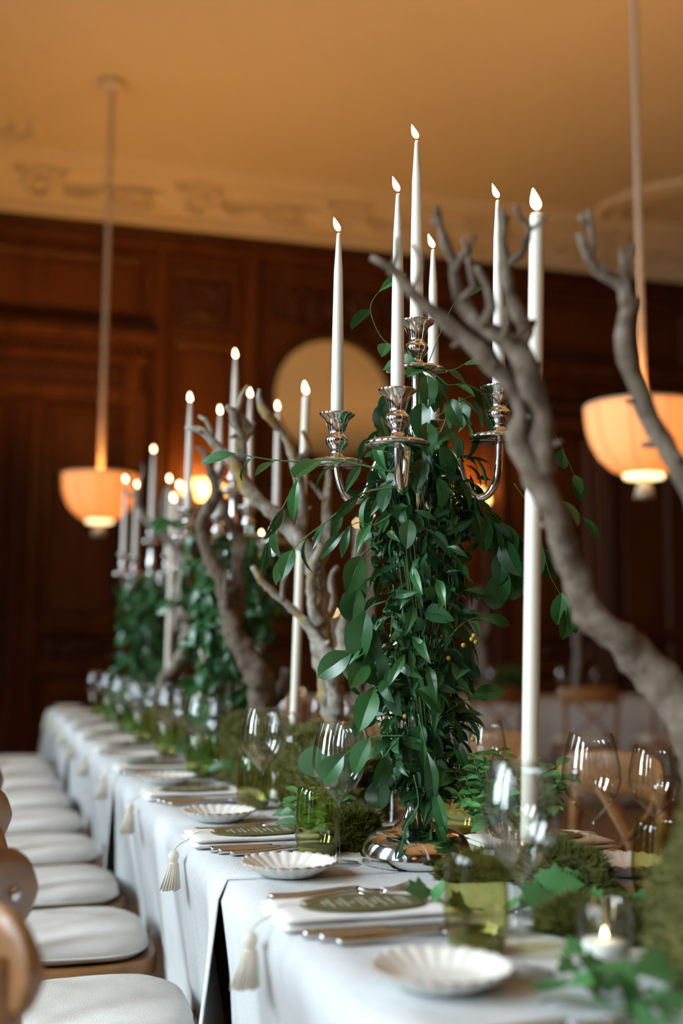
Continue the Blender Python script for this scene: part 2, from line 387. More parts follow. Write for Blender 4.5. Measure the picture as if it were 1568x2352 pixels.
# wall sconces
def sconce(x, z, label):
    t = thing('wall_sconce', label, 'sconce', (x, WY-.01, z), group=None)
    b_ = MB(); b_.lathe([(0,0),(.05,0),(.06,.012),(.045,.022),(0,.026)], 20, rot=RX); b_.build('backplate', 'brass', t)
    b_ = MB(); b_.tube(smoothline([(0,-.02,-.02),(0,-.08,-.07),(0,-.14,-.05),(0,-.15,.0)], .01), .009, 8); b_.build('arm', 'brass', t)
    b_ = MB(); b_.lathe([(.055,-.02),(.075,.05),(.10,.13),(.098,.13),(.073,.05),(.053,-.02)], 24, c=(0,-.15,0)); b_.build('lamp_shade', 'sconce_shade', t)
    for s in (-1, 1):
        b_ = MB(); b_.tube(smoothline([(s*.01,-.02,0),(s*.08,-.05,-.05),(s*.16,-.07,-.02),(s*.17,-.07,.02)], .01), .006, 6); a_ = b_.build('arm', 'brass', t)
        b_ = MB(); b_.lathe([(.0,.02),(.022,.03),(.026,.07),(.016,.10),(0,.11)], 12, c=(s*.17,-.07,0)); b_.build('bulb', 'sconce_shade', t)
    point('sconce_light', (x, WY-.2, z+.18), SCONCE_P, PEND_C, .06)
sconce(1.645, 2.30, 'glowing wall sconce on the panel between the door bay and the round mirror')
sconce(3.96, 2.33, 'glowing wall sconce on the panel behind the leafy candelabrum by the seam')

# ------------------------------------------------------------------ pendant lamps
def pendant(x, y, zt, dia, label, visible=True):
    t = thing('pendant_lamp', label, 'pendant lamp', (x, y, zt))
    R = dia/2; H = dia*.62
    out = [(R*1.0, 0), (R*1.0, -.02*H), (R*.995, -.15*H), (R*.97, -.34*H), (R*.89, -.55*H), (R*.76, -.74*H), (R*.56, -.89*H), (R*.34, -.97*H)]
    prof = out + [(r-.004, z+.002) for r, z in reversed(out)]
    b_ = MB(); b_.lathe(prof, 48); sh = b_.build('shade', 'shade', t)
    rb = MB(); rb.tube([(r+.001, 0, z) for r, z in out], .0022, 5); rme = rb.mesh('rib', 'shade_rib')
    for k in range(10): ob('rib', rme, sh, None, (0,0,k*PI/5+.2))
    b_ = MB(); b_.tube([(R*math.cos(a*PI/24), R*math.sin(a*PI/24), 0) for a in range(49)], .005, 6); b_.build('rim', 'rope', t)
    b_ = MB(); b_.lathe([(0,-.955*H),(R*.35,-.955*H),(R*.36,-.985*H),(R*.33,-1.02*H),(0,-1.02*H)], 32); sharp(b_.build('diffuser', 'lamp_disc', t))
    tb = MB(); tb.lathe([(0,-1.02*H),(.02,-1.03*H),(.022,-1.05*H),(.016,-1.07*H)], 14)
    for k in range(40):
        a = 2*PI*k/40; tb.tube([(.014*math.cos(a),.014*math.sin(a),-1.06*H),(.03*math.cos(a),.03*math.sin(a),-1.15*H),(.042*math.cos(a),.042*math.sin(a),-1.29*H+.006*math.sin(7*k))], .005, 4)
    tb.build('tassel', 'rope', t)
    rp_ = MB(); top = CZ-.04-zt; nt_ = int((top+.25*H)/.012)
    for s in range(3):
        rp_.tube([(.0095*math.cos(2*PI*(k*.012/.07)+s*2*PI/3), .0095*math.sin(2*PI*(k*.012/.07)+s*2*PI/3), -.25*H+k*.012) for k in range(nt_+1)], .0085, 6)
    rp_.build('rope', 'rope', t)
    b_ = MB(); b_.lathe([(0,top-.02),(.04,top-.02),(.09,top+.0),(.10,top+.03),(0,top+.04)], 24); b_.build('ceiling_rose', 'plaster_relief', t)
    b_ = MB()
    for k in range(3): b_.tube([(0,0,-.02*H),(R*math.cos(k*2.1),R*math.sin(k*2.1),-.01*H)], .003, 5)
    b_.build('spider', 'brass', t)
    point('pendant_light', (x, y, zt-.12), PEND_P, PEND_C, .09)
pendant(.69, 7.87, 2.21, .495, 'cream fabric pendant lamp with tassel hanging over the far table end')
pendant(2.88, 4.83, 2.22, .53, 'cream fabric pendant lamp with tassel hanging beyond the forked bare branches')
# the row of lamps goes on behind and beside the photographer
pendant(3.2, -1.2, 2.22, .53, 'cream fabric pendant lamp hung near the front wall of the room')
pendant(-.9, -1.6, 2.22, .53, 'cream fabric pendant lamp hung close to the window wall')
pendant(5.9, 1.6, 2.22, .53, 'cream fabric pendant lamp hung close to the plain right wall')

# ------------------------------------------------------------------ long table: tables and cloths
TZ = .75; XL, XRT = .357, 1.07; XC = (XL+XRT)/2
SEG = [(-.35, 1.812), (1.822, 3.35), (3.36, 5.15), (5.16, 6.96)]
CHY = [1.42, 2.13, 2.72, 3.27, 3.85, 4.45, 5.03, 5.6, 6.17, 6.72]
SEGW = ['carrying the moss block and the two foreground branches', 'carrying the leafy candelabrum beside the cloth seam', 'carrying the middle candelabrum', 'at the far end towards the panelled wall']
for k, (y0, y1) in enumerate(SEG):
    t = thing('trestle_table', 'brown wooden trestle table hidden under linen, '+SEGW[k], 'table', (XC, (y0+y1)/2, 0))
    b_ = MB(); b_.box((0,0,.728), (XRT-XL-.03, y1-y0-.03, .03)); b_.build('tabletop', 'dark_table', t, False)
    for sx in (-1, 1):
        for sy in (-1, 1):
            b_ = MB(); b_.box((sx*.24, sy*((y1-y0)/2-.18), .356), (.045,.045,.712)); b_.build('leg', 'dark_table', t, False)
    # cloth
    ny = int((y1-y0)/.022); rows = []
    path = []
    for i in range(26): path.append((-1, 1-i/25))            # left drop, d from 1 (floor) to 0
    for i in range(1, 14): path.append((0, i/14))
    for i in range(26): path.append((1, i/25))
    V = []; Fs = []; nc = len(path)
    for j in range(ny+1):
        u = j/ny
        for (side, q) in path:
            if side == 0:
                x = XL+.012+(XRT-XL-.024)*q; y = y0+(y1-y0)*u; z = TZ+.0006*noise.noise((x*9, y*9, k))
                if k == 1 and j == 0: z -= .001
            else:
                drop = q*.735; y = y0+(y1-y0)*u
                e0 = math.exp(-((y-y0)/.10)**2); e1 = math.exp(-((y1-y)/.10)**2)
                fold = min(1, drop/.35)
                o_ = .004+.010*fold*math.sin(y*17+k*2+1.2*noise.noise((y*2.3, k, 0)))+.010*fold*noise.noise((y*5, drop*2, k+side*7))+.012*min(1,drop/.7)
                if drop < .03: o_ -= .012*(1-math.sqrt(max(0,1-(1-drop/.03)**2)))
                # cloth pushed in where a chair seat is tucked under
                if side < 0:
                    in_ = min(1, max(0, (y-y0-.03)/.12)) if k > 0 else 1
                    in_ *= min(1, max(0, (y1-y)/.15))
                    o_ -= .050*in_*max(0, min(1, (drop-.02)/.28))
                g0 = min(1, max(0, (drop-.02)/.22))
                # free edges: near edge flares out, far edge turns in
                if k > 0: o_ += .016*e0*g0; y -= .006*math.exp(-((y-y0)/.05)**2)*g0 - .0
                if k < 3: o_ -= .030*math.exp(-((y1-y)/.03)**2)*g0; y -= .010*math.exp(-((y1-y)/.05)**2)*g0
                if k == 3: o_ += .05*e1*fold; y += .10*max(0,(u-.9)/.1)*q
                x = XL-o_ if side < 0 else XRT+o_
                z = TZ-drop-.0
                if drop < .012: z = TZ-.004*(drop/.012)
            V.append((x, y, z))
    for j in range(ny):
        for i in range(nc-1): a = j*nc+i; Fs.append((a, a+1, a+nc+1, a+nc))
    if k == 3:                                           # end drop of the last cloth
        o = len(V); nq = 20
        for i in range(nq+1):
            for j in range(15):
                d = i/nq*.735; x = XL+.004+(XRT-XL-.008)*j/14; V.append((x, y1+.012+.06*i/nq*(1+.6*math.sin(x*22)), TZ-.003-d))
        for i in range(nq):
            for j in range(14): a = o+i*15+j; Fs.append((a, a+1, a+16, a+15))
    b_ = MB(); b_.add([(x-XC, y-(y0+y1)/2, z) for x, y, z in V], Fs)
    cl = b_.build('tablecloth', 'linen', None, True, (XC, (y0+y1)/2, 0))
    md = cl.modifiers.new('thick', 'SOLIDIFY'); md.thickness = .0025; md.offset = -1
    tag(cl, 'pale grey linen cloth to the floor '+SEGW[k].replace('carrying','under'), 'tablecloth', None)

# ------------------------------------------------------------------ chairs and cushions
def make_chair():
    t = thing('cross_back_chair', '', 'chair')
    n = 40; ring = []
    for k in range(n):
        a = 2*PI*k/n; c, s = math.cos(a), math.sin(a)
        x = .19*math.copysign(abs(c)**.72, c); y = (.205+.018*c)*math.copysign(abs(s)**.72, s); ring.append((x, y))
    V = []; Fs = []
    lev = [(.93,.415),(1.0,.420),(1.0,.448),(.985,.455),(.86,.455),(.82,.447)]
    for (k_, z) in lev: V += [(x*k_, y*k_, z) for x, y in ring]
    for i in range(len(lev)-1):
        for j in range(n): Fs.append((i*n+j, i*n+(j+1)%n, (i+1)*n+(j+1)%n, (i+1)*n+j))
    Fs.append(tuple((len(lev)-1)*n+j for j in range(n))); Fs.append(tuple(range(n-1,-1,-1)))
    b_ = MB(); b_.add(V, Fs); sharp(b_.build('seat', 'chair_wood', t), 50)
    for s in (-1, 1):
        b_ = MB(); b_.tube([(.150,s*.165,0),(.142,s*.162,.2),(.132,s*.155,.42)], [.013,.016,.019], 10); b_.build('leg', 'chair_wood', t)
        b_ = MB(); b_.tube(smoothline([(-.20,s*.185,0),(-.172,s*.180,.22),(-.160,s*.178,.44),(-.168,s*.183,.62),(-.185,s*.190,.80)], .03), .0165, 10); b_.build('rear_leg', 'chair_wood', t)
    b_ = MB(); b_.tube([(.142,s*.16,.22) for s in (-1,1)], .009, 8); b_.build('stretcher', 'chair_wood', t)
    for s in (-1, 1): b_ = MB(); b_.tube([(.144,s*.16,.17),(-.175,s*.18,.17)], .009, 8); b_.build('stretcher', 'chair_wood', t)
    # curved top rail with rounded ends
    V = []; Fs = []; nn_ = 34; cs = 12
    for i in range(nn_+1):
        u = math.sin((-1+2*i/nn_)*PI/2); y = u*.222; x = -.232+.085*u*u
        tx = .17*u/.222; ln = math.hypot(tx, 1); nx, ny_ = 1/ln, -tx/ln
        e = 1-abs(u); hh = .054*math.sqrt(max(.0, 1-(max(0, 1-e/.2))**2)) if e < .2 else .054
        hh = max(hh, .006); zc = .785+.012*(1-u*u)
        for j in range(cs):
            a = 2*PI*j/cs; c, s = math.cos(a), math.sin(a)
            dn = .0105*math.copysign(abs(c)**.5, c); dz = hh*math.copysign(abs(s)**.6, s)
            V.append((x+nx*dn, y+ny_*dn, zc+dz))
    for i in range(nn_):
        for j in range(cs): Fs.append((i*cs+j, i*cs+(j+1)%cs, (i+1)*cs+(j+1)%cs, (i+1)*cs+j))
    Fs.append(tuple(range(cs-1,-1,-1))); Fs.append(tuple(nn_*cs+j for j in range(cs)))
    b_ = MB(); b_.add(V, Fs); rail = sharp(b_.build('top_rail', 'chair_wood', t), 55)
    for s in (-1, 1):
        u = .80; x = -.232+.085*u*u; rot = Matrix.Rotation(PI/2, 3, 'Y')
        b_ = MB(); b_.lathe([(0,-.016),(.008,-.015),(.0105,-.012),(.0105,.012),(.008,.015),(0,.016)], 12, c=(x, s*u*.222, .787), rot=Matrix.Rotation(-s*.55, 3, 'Z') @ rot); b_.build('bolt', 'steel', rail)
        pts = smoothline([(-.160,s*.165,.445),(-.188,s*.09,.56),(-.21,0,.645),(-.214,-s*.08,.71),(-.205,-s*.13,.765)], .02)
        b_ = MB(); b_.tube(pts, .017, 8, squash=.5); b_.build('cross_slat', 'chair_wood', t)
    return t
chair = make_chair(); cu = []
n = 44; lev = [(.80,.455),(.94,.458),(1.0,.470),(.995,.484),(.95,.497),(.84,.505),(.6,.509),(.3,.511),(0.001,.512)]
V = []; Fs = []
for (k_, z) in lev:
    for j in range(n):
        a = 2*PI*j/n; c, s = math.cos(a), math.sin(a)
        x = .166*math.copysign(abs(c)**.68, c); y = (.176+.012*c)*math.copysign(abs(s)**.68, s)
        V.append((x*k_+.004, y*k_, z+.003*noise.noise((x*14*k_, y*14*k_, 2))-.46))
for i in range(len(lev)-1):
    for j in range(n): Fs.append((i*n+j, i*n+(j+1)%n, (i+1)*n+(j+1)%n, (i+1)*n+j))
Fs.append(tuple(range(n-1,-1,-1)))
b_ = MB(); b_.add(V, Fs); cush = b_.build('seat_cushion', 'cushion'); tag(cush, '', 'cushion')
b_ = MB(); b_.tube([((.166*math.copysign(abs(math.cos(a))**.68, math.cos(a))*1.0+.004), (.176+.012*math.cos(a))*math.copysign(abs(math.sin(a))**.68, math.sin(a)), .009) for a in [2*PI*k/48 for k in range(49)]], .0022, 6); b_.build('piping', 'cushion', cush)
uc = []
def seat_place(x, y, rz, label, cl_, group=None):
    put(chair, cu, (x, y, 0), rz, label, group); put(cush, uc, (x, y, .461), rz, cl_, group and group.replace('chairs','cushions'))
for k, cy in enumerate(CHY):
    q = ORD[len(CHY)-1-k]
    seat_place((.215 if k == 0 else .194)+U(-.004,.004), cy, U(-.04,.04), q+' cross-back wooden chair from the far table end, daylit side', 'cream cushion on the '+q+' daylit-side chair from the far table end')
RCH = [2.62, 3.35, 3.98, 4.6, 5.22, 5.84]
for k, cy in enumerate(RCH):
    q = ORD[len(RCH)-1-k]
    seat_place(1.30+.02*k % .04, cy, PI+U(-.07,.07), q+' cross-back wooden chair from the far table end, shaded side', 'cream cushion on the '+q+' shaded-side chair from the far table end')

# ------------------------------------------------------------------ tableware prototypes
def make_plate():
    n = 96; pet = 24; prof = [(0,.004),(.030,.004),(.038,.002),(.042,.002),(.046,.006),(.058,.012),(.070,.020),(.0745,.0225),(.0735,.0245),(.068,.0215),(.058,.0165),(.047,.0105),(.040,.0085),(.0,.0085)]
    def fn(r, z, an, i):
        ph = abs(math.sin(an*pet/2)); k_ = max(0, min(1, (r-.036)/.03)); return r*(1+.035*k_*(ph-.6)), z-(.0035*k_*(1-ph)**2 if i >= 8 else 0)+(-.0015*k_*ph if i < 8 and i > 3 else 0)
    b_ = MB(); b_.lathe(prof, n, fn=fn)
    me = b_.mesh('side_plate', ['ceramic', 'ceramic_rim']); o = ob('side_plate', me)
    for p in me.polygons:
        ring = p.index//n
        if ring == 7: p.material_index = 1
    return tag(o, '', 'plate')
plate = make_plate(); up_ = []
def ribbon(b_, st, th=.0014):
    """st = [(x, halfwidth, z, xoff)] flat metal bar along x"""
    V = []; Fs = []
    for (x, hw, z) in st:
        V += [(x,-hw,z-th),(x,-hw*.6,z-th*1.6),(x,hw*.6,z-th*1.6),(x,hw,z-th),(x,hw,z+th*.6),(x,hw*.5,z+th*1.5),(x,-hw*.5,z+th*1.5),(x,-hw,z+th*.6)]
    for i in range(len(st)-1):
        for j in range(8): Fs.append((i*8+j, i*8+(j+1)%8, (i+1)*8+(j+1)%8, (i+1)*8+j))
    Fs.append(tuple(range(7,-1,-1))); Fs.append(tuple((len(st)-1)*8+j for j in range(8))); b_.add(V, Fs)
HND = [(-.100,.0035,.0045),(-.098,.0068,.0045),(-.088,.0085,.0042),(-.06,.0070,.0040),(-.03,.0050,.0060),(.0,.0032,.0085),(.018,.0027,.0095),(.03,.0030,.0090)]
b_ = MB(); ribbon(b_, HND, .0022); fork = b_.build('table_fork', 'steel')
b_ = MB(); ribbon(b_, [(.028,.003,.0090),(.038,.0085,.0070),(.050,.0115,.0055),(.060,.0115,.0050),(.064,.0112,.0052)], .0011)
for j in range(4):
    yy = (j-1.5)*.0066
    V = []; pts = [(.062,yy,.0052),(.08,yy,.0062),(.098,yy*1.02,.0105),(.106,yy*1.02,.0135)]
    b_.tube(pts, [.0021,.0019,.0016,.0007], 6, squash=.6)
b_.build('tines', 'steel', fork); tag(fork, '', 'fork')
b_ = MB(); ribbon(b_, HND, .0022); spoon = b_.build('soup_spoon', 'steel'); tag(spoon, '', 'spoon')
V = []; Fs = []
for i in range(9):
    t = i/8; x = .028+.066*t; hw = .0035+.0185*math.sin(PI*min(1, t*.92+.06))**.8
    for j in range(7):
        v = -1+j/3; V.append((x, v*hw, .0095+.001*t-.0075*(1-v*v)*math.sin(PI*min(1,t*.95+.05))))
for i in range(8):
    for j in range(6): a = i*7+j; Fs.append((a,a+1,a+8,a+7))
b_ = MB(); b_.add(V, Fs); o = b_.build('bowl', 'steel', spoon); md = o.modifiers.new('t','SOLIDIFY'); md.thickness = .0014
b_ = MB(); ribbon(b_, [(-.105,.005,.0045),(-.103,.0078,.0045),(-.09,.0088,.0045),(-.05,.0078,.0045),(-.01,.0068,.0045),(.002,.0075,.0045)], .0034); knife = b_.build('table_knife', 'steel'); tag(knife, '', 'knife')
b_ = MB(); ribbon(b_, [(.0,.006,.0045),(.02,.0085,.0040),(.06,.0098,.0036),(.09,.0088,.0036),(.108,.004,.0036),(.112,.001,.0036)], .0009); b_.build('blade', 'steel', knife)
uf, us, uk = [], [], []
# napkin folded in layers
nap = thing('folded_napkin', '', 'napkin')
for (z, hw, hl, xo) in ((.0050,.068,.118,0),(.0135,.065,.116,.002)):
    V = []; Fs = []; n1, n2 = 18, 12
    for i in range(n1+1):
        for j in range(n2):
            a = 2*PI*j/n2; x = xo-hl+2*hl*i/n1; ed = min(1, min(i, n1-i)/1.2+.3)
            V.append((x, hw*math.copysign(abs(math.cos(a))**.35, math.cos(a))*(.985+.015*ed)+.0015*noise.noise((x*20,z*300,1)), z+.0042*ed*math.copysign(abs(math.sin(a))**.6, math.sin(a))+.0012*noise.noise((x*16,z*200,math.cos(a)*2))))
    for i in range(n1):
        for j in range(n2): Fs.append((i*n2+j, i*n2+(j+1)%n2, (i+1)*n2+(j+1)%n2, (i+1)*n2+j))
    Fs.append(tuple(range(n2-1,-1,-1))); Fs.append(tuple(n1*n2+j for j in range(n2)))
    b_ = MB(); b_.add(V, Fs); b_.build('fold', 'napkin', nap)
un = []
# menu card with tassel
menu = thing('menu_card', '', 'menu')
V = []; Fs = []; n = 64; ln, wd = .082, .050
for z in (0, .0016):
    for k in range(n):
        a = 2*PI*k/n; c, s = math.cos(a), math.sin(a)
        V.append((ln*math.copysign(abs(c)**.82, c), wd*math.copysign(abs(s)**.82, s), z))
b_ = MB(); b_.add(V, [tuple(range(n-1,-1,-1)), tuple(range(n,2*n))]+[(k,(k+1)%n,n+(k+1)%n,n+k) for k in range(n)]); card = b_.build('card', 'olive_card', menu, False)
def stroke(b_, pts, hw=.00045, z=.0019):
    for (p, q) in zip(pts, pts[1:]):
        d = Vector((q[0]-p[0], q[1]-p[1], 0)); 
        if d.length < 1e-6: continue
        nrm = Vector((-d.y, d.x, 0)).normalized()*hw
        p3, q3 = Vector((*p, z)), Vector((*q, z)); b_.add([p3-nrm, q3-nrm, q3+nrm, p3+nrm], [(0,1,2,3)])
b_ = MB(); r2 = random.Random(3)
for k, (x, half) in enumerate(((.036,.018),(.024,.026),(.015,.013),(.004,.030),(-.004,.022),(-.014,.006),(-.024,.026),(-.032,.014),(-.044,.022),(-.052,.012))):
    y = half
    while y > -half:
        h = r2.choice((.0016,.0022,.0036)); stroke(b_, [(x-.0010, y), (x+h, y-.0006), (x-.0008, y-.0011)], .00034); y -= r2.choice((.0017,.0017,.0032))
pts = [(.054+.007*math.sin(i*.9)*(1-.2*math.cos(i)), .024-.048*i/38) for i in range(39)]
stroke(b_, pts, .0006)
b_.build('lettering', 'ink', card, False)
ring = MB(); ring.tube([(-ln+.008+.0035*math.cos(k*PI/8), .0035*math.sin(k*PI/8), .0018) for k in range(17)], .0009, 5); ring.build('eyelet', 'brass', card)
# cord and tassel: table edge lies .128 out from the card centre, card lies .0245 above the cloth
cd = MB(); pts = smoothline([(-ln+.008,0,.002),(-ln-.004,.004,.004),(-.108,.006,.001),(-.122,.004,-.010),(-.138,.002,-.0180),(-.146,.001,-.027)], .004)
cd.tube(pts, .0017, 6); cd.build('cord', 'tassel', menu)
ts = MB(); ts.lathe([(0,.0),(.006,-.001),(.0095,-.006),(.0098,-.012),(.0075,-.018),(.0065,-.021),(.0075,-.024)], 16, c=(-.147,0,-.028))
for k in range(60):
    a = 2*PI*k/60*3.01; rr = .004+.004*((k*37) % 11)/11; L_ = .062+.004*((k*17) % 7)/7
    ts.tube([(-.147+rr*math.cos(a), rr*math.sin(a), -.050),(-.149+rr*1.5*math.cos(a), rr*1.5*math.sin(a), -.068),(-.153+rr*2.3*math.cos(a), rr*2.3*math.sin(a), -.030-L_)], .0016, 4)
ts.build('tassel', 'tassel', menu)
um = []
# glasses
def make_wine(R, h, bowl, name):
    s0 = h-bowl; rr = R*.70
    out = [(R*.05,s0),(R*.25,s0+bowl*.06),(R*.62,s0+bowl*.19),(R*.86,s0+bowl*.31),(R*.985,s0+bowl*.43),(R,s0+bowl*.50),(R*.965,s0+bowl*.63),(R*.88,s0+bowl*.80),(rr+.001,h-.001),(rr+.0003,h)]
    inn = [(max(0,r-.0012), z+.0014) for r, z in out[:-1]]
    b_ = MB(); b_.lathe(out+list(reversed(inn)), 40)
    o = b_.build(name, 'glass')
    b_ = MB(); b_.lathe([(0,.001),(R*.80,.0006),(R*.80,.0016),(R*.5,.0028),(R*.2,.005),(.0060,.010),(.0040,.018),(.0036,s0*.5),(.0040,s0*.9),(R*.08,s0+.002),(R*.2,s0+bowl*.05)], 28); b_.build('stem', 'glass_stem', o)
    return tag(o, '', 'wine glass')
wineA = make_wine(.0435, .224, .128, 'wine_glass'); wineB = make_wine(.0385, .205, .105, 'wine_glass'); ua, ub = [], []
out = [(.020,.003),(.029,.004),(.0335,.012),(.0372,.030),(.0383,.048),(.0368,.075),(.0335,.102),(.0318,.112)]
b_ = MB(); b_.lathe(out+[(r-.0016, z+.001) for r, z in reversed(out[1:])], 36); tumb = b_.build('green_tumbler', 'green_glass'); tag(tumb, '', 'tumbler')
b_ = MB(); b_.lathe([(0,.0005),(.024,.0005),(.029,.003),(.0325,.012),(.0318,.015),(.02,.0125),(0,.0115)], 32); b_.build('thick_base', 'green_base', tumb); ut = []
# flame mesh and candles
def flame_mesh(lean, h=.026, r=.0056):
    prof = [(0,0),(r*.55,h*.06),(r*.92,h*.18),(r,h*.32),(r*.85,h*.5),(r*.55,h*.7),(r*.25,h*.88),(0,h)]
    b_ = MB(); b_.lathe(prof, 12, lean=lambda z: Vector((-lean*z*RT.x, -lean*z*RT.y, 0))); return b_.mesh('flame', 'flame')
FL = [flame_mesh(.35), flame_mesh(.1), flame_mesh(.2, .032, .0075)]
def candle(x, y, z, h, r0, r1, label, fl=0, wax='wax', name='taper_candle', group=None, tilt=(0,0), lit=True, cat='candle'):
    b_ = MB()
    if r1 < r0*.8: prof = [(0,0),(r0,0),(r0,.004),(r0*.99,h*.15),(r0*.86,h*.5),(r0*.68,h*.8),(r1*1.15,h*.97),(r1,h-.003),(r1*.7,h),(0,h-.001)]
    else: prof = [(0,0),(r0,0),(r0,.004),(r0,h*.5),(r1,h-.02),(r1*.98,h-.008),(r1*.85,h-.002),(r1*.55,h-.003),(0,h-.006)]
    b_.lathe(prof, 20); o = b_.build(name, wax, None, True, (x, y, z)); o.rotation_euler = (tilt[0], tilt[1], 0); tag(o, label, cat, group)
    b_ = MB(); b_.tube([(0,0,h-.006),(.0003,0,h+.004),(.0012,.0,h+.008)], .0008, 5); b_.build('wick', 'wick', o)
    if lit: ob('flame', FL[fl], o, (0,0,h+.004))
    return o
# votive
def make_votive():
    o_ = [(.0,.002),(.027,.002),(.029,.006),(.0295,.07),(.0285,.071),(.0272,.068),(.0270,.016),(0,.013)]
    def fn(r, z, an, i): return (r*(1+.025*math.cos(an*20)) if 2 <= i <= 3 else r), z
    b_ = MB(); b_.lathe(o_, 80, fn=fn); o = sharp(b_.build('votive_holder', 'glass'))
    b_ = MB(); b_.lathe([(0,.0135),(.0245,.0135),(.0250,.028),(.0235,.030),(0,.0285)], 28); w_ = b_.build('wax', 'wax', o)
    b_ = MB(); b_.tube([(0,0,.028),(0,0,.034)], .0008, 5); b_.build('wick', 'wick', w_)
    ob('flame', flame_mesh(.05, .012, .0036), o, (0,0,.032)); return tag(o, '', 'votive')
vot = make_votive(); uv = []

# ------------------------------------------------------------------ place settings
LY = [.89, 1.52, 2.15, 2.81, 3.44, 4.06, 4.68, 5.30, 5.92, 6.54]
for k, y in enumerate(LY):
    q = ORD[len(LY)-1-k]; wh = 'at the %s daylit-side place from the far table end' % q; g = 'cutlery of the %s daylit-side place' % q
    j = lambda a=.004: U(-a, a)
    put(nap, un, (.478+j(), y, TZ+.0012), j(.02), 'white folded linen napkin '+wh)
    put(menu, um, (.478+.003, y-.004, TZ+.0202), j(.02), 'olive oval tasselled menu '+wh)
    for i, dx in enumerate((.0, .012)):
        put(knife, uk, (.487+dx+j(), y-.090-.019*i, TZ+.0015), j(.02), 'steel knife next to the %s ' % ('napkin','spoon')[i]+wh)
    put(spoon, us, (.507+j(), y-.134, TZ+.0015), j(.03), 'steel soup spoon '+wh)
    for i in (0, 1):
        put(fork, uf, (.480+.012*i+j(), y+.110+.026*i, TZ+.0015), -.02+j(.02), 'steel fork next to the %s ' % ('napkin','plate')[i]+wh)
    if k == 0: py_ = 1.194
    else: py_ = y+.29 if k > 2 else (y+.304 if k == 1 else y+.27)
    put(plate, up_, (.464+j(), py_, TZ+.0012), j(1), 'white scalloped side plate '+wh)
    if k == 0: gx = [(.60, .62), (.60, .72), (.70,.98)]
    elif k == 1: gx = [(.567, 1.222), (.556, 1.318), (.645, 1.40)]
    elif k == 2: gx = [(.562, 1.903), (.552, 1.995), (.672, 2.205)]
    elif k == 3: gx = [(.551, 2.412), (.573, 2.585), (.638, 2.60)]
    else: gx = [(.556+j(.01), y-.33), (.57+j(.01), y-.22), (.63+j(.01), y-.16)]
    put(wineA, ua, (*gx[0], TZ+.0012), 0, 'large clear wine glass '+wh); put(tumb, ut, (*gx[1], TZ+.0012), 0, 'olive green stemless tumbler '+wh)
    put(wineB, ub, (*gx[2], TZ+.0012), 0, 'smaller clear wine glass '+wh)
RY = [1.36, 1.98, 2.6, 3.22, 3.84, 4.46, 5.08]
for k, y in enumerate(RY):
    q = ORD[len(RY)-1-k]; wh = 'at the %s shaded-side place from the far table end' % q; g = 'cutlery of the %s shaded-side place' % q
    put(nap, un, (.957, y, TZ+.0012), PI+U(-.02,.02), 'white folded linen napkin '+wh)
    put(menu, um, (.952, y, TZ+.0202), PI, 'olive oval tasselled menu '+wh)
    put(plate, up_, (.968, y-.27, TZ+.0012), U(0,1), 'white scalloped side plate '+wh)
    for i in (0, 1):
        put(knife, uk, (.95, y+.090+.019*i, TZ+.0015), PI, 'steel knife, %s the napkin, ' % ('next to','farther from')[i]+wh.replace('from the far table end','from the far end'))
        put(fork, uf, (.955, y-.118-.026*i, TZ+.0015), PI, 'steel fork next to the %s ' % ('napkin','plate')[i]+wh)
    if k == 0: gx = [(.862, 1.61), (.960, 1.60), (.905, 1.50)]
    else: gx = [(.875, y+.26), (.965, y+.25), (.865, y+.15)]
    put(wineA, ua, (*gx[0], TZ+.0012), 0, 'large clear wine glass '+wh); put(wineB, ub, (*gx[1], TZ+.0012), 0, 'smaller clear wine glass '+wh)
    put(tumb, ut, (*gx[2], TZ+.0012), 0, 'olive green stemless tumbler '+wh)
for (x, y, wh) in ((.664,1.215,'beside the ivy and the foreground moss block'), (.648,2.655,'behind the green tumbler by the moss mound'), (.64,3.62,'beside the middle candelabrum foliage'), (.65,4.75,'between the middle and the far candelabrum'), (.63,5.9,'near the far candelabrum foliage'), (.83,1.78,'by the shaded-side plate next to the leafy candelabrum')):
    put(vot, uv, (x, y, TZ+.0012), 0, 'clear ribbed glass votive with lit tealight '+wh)

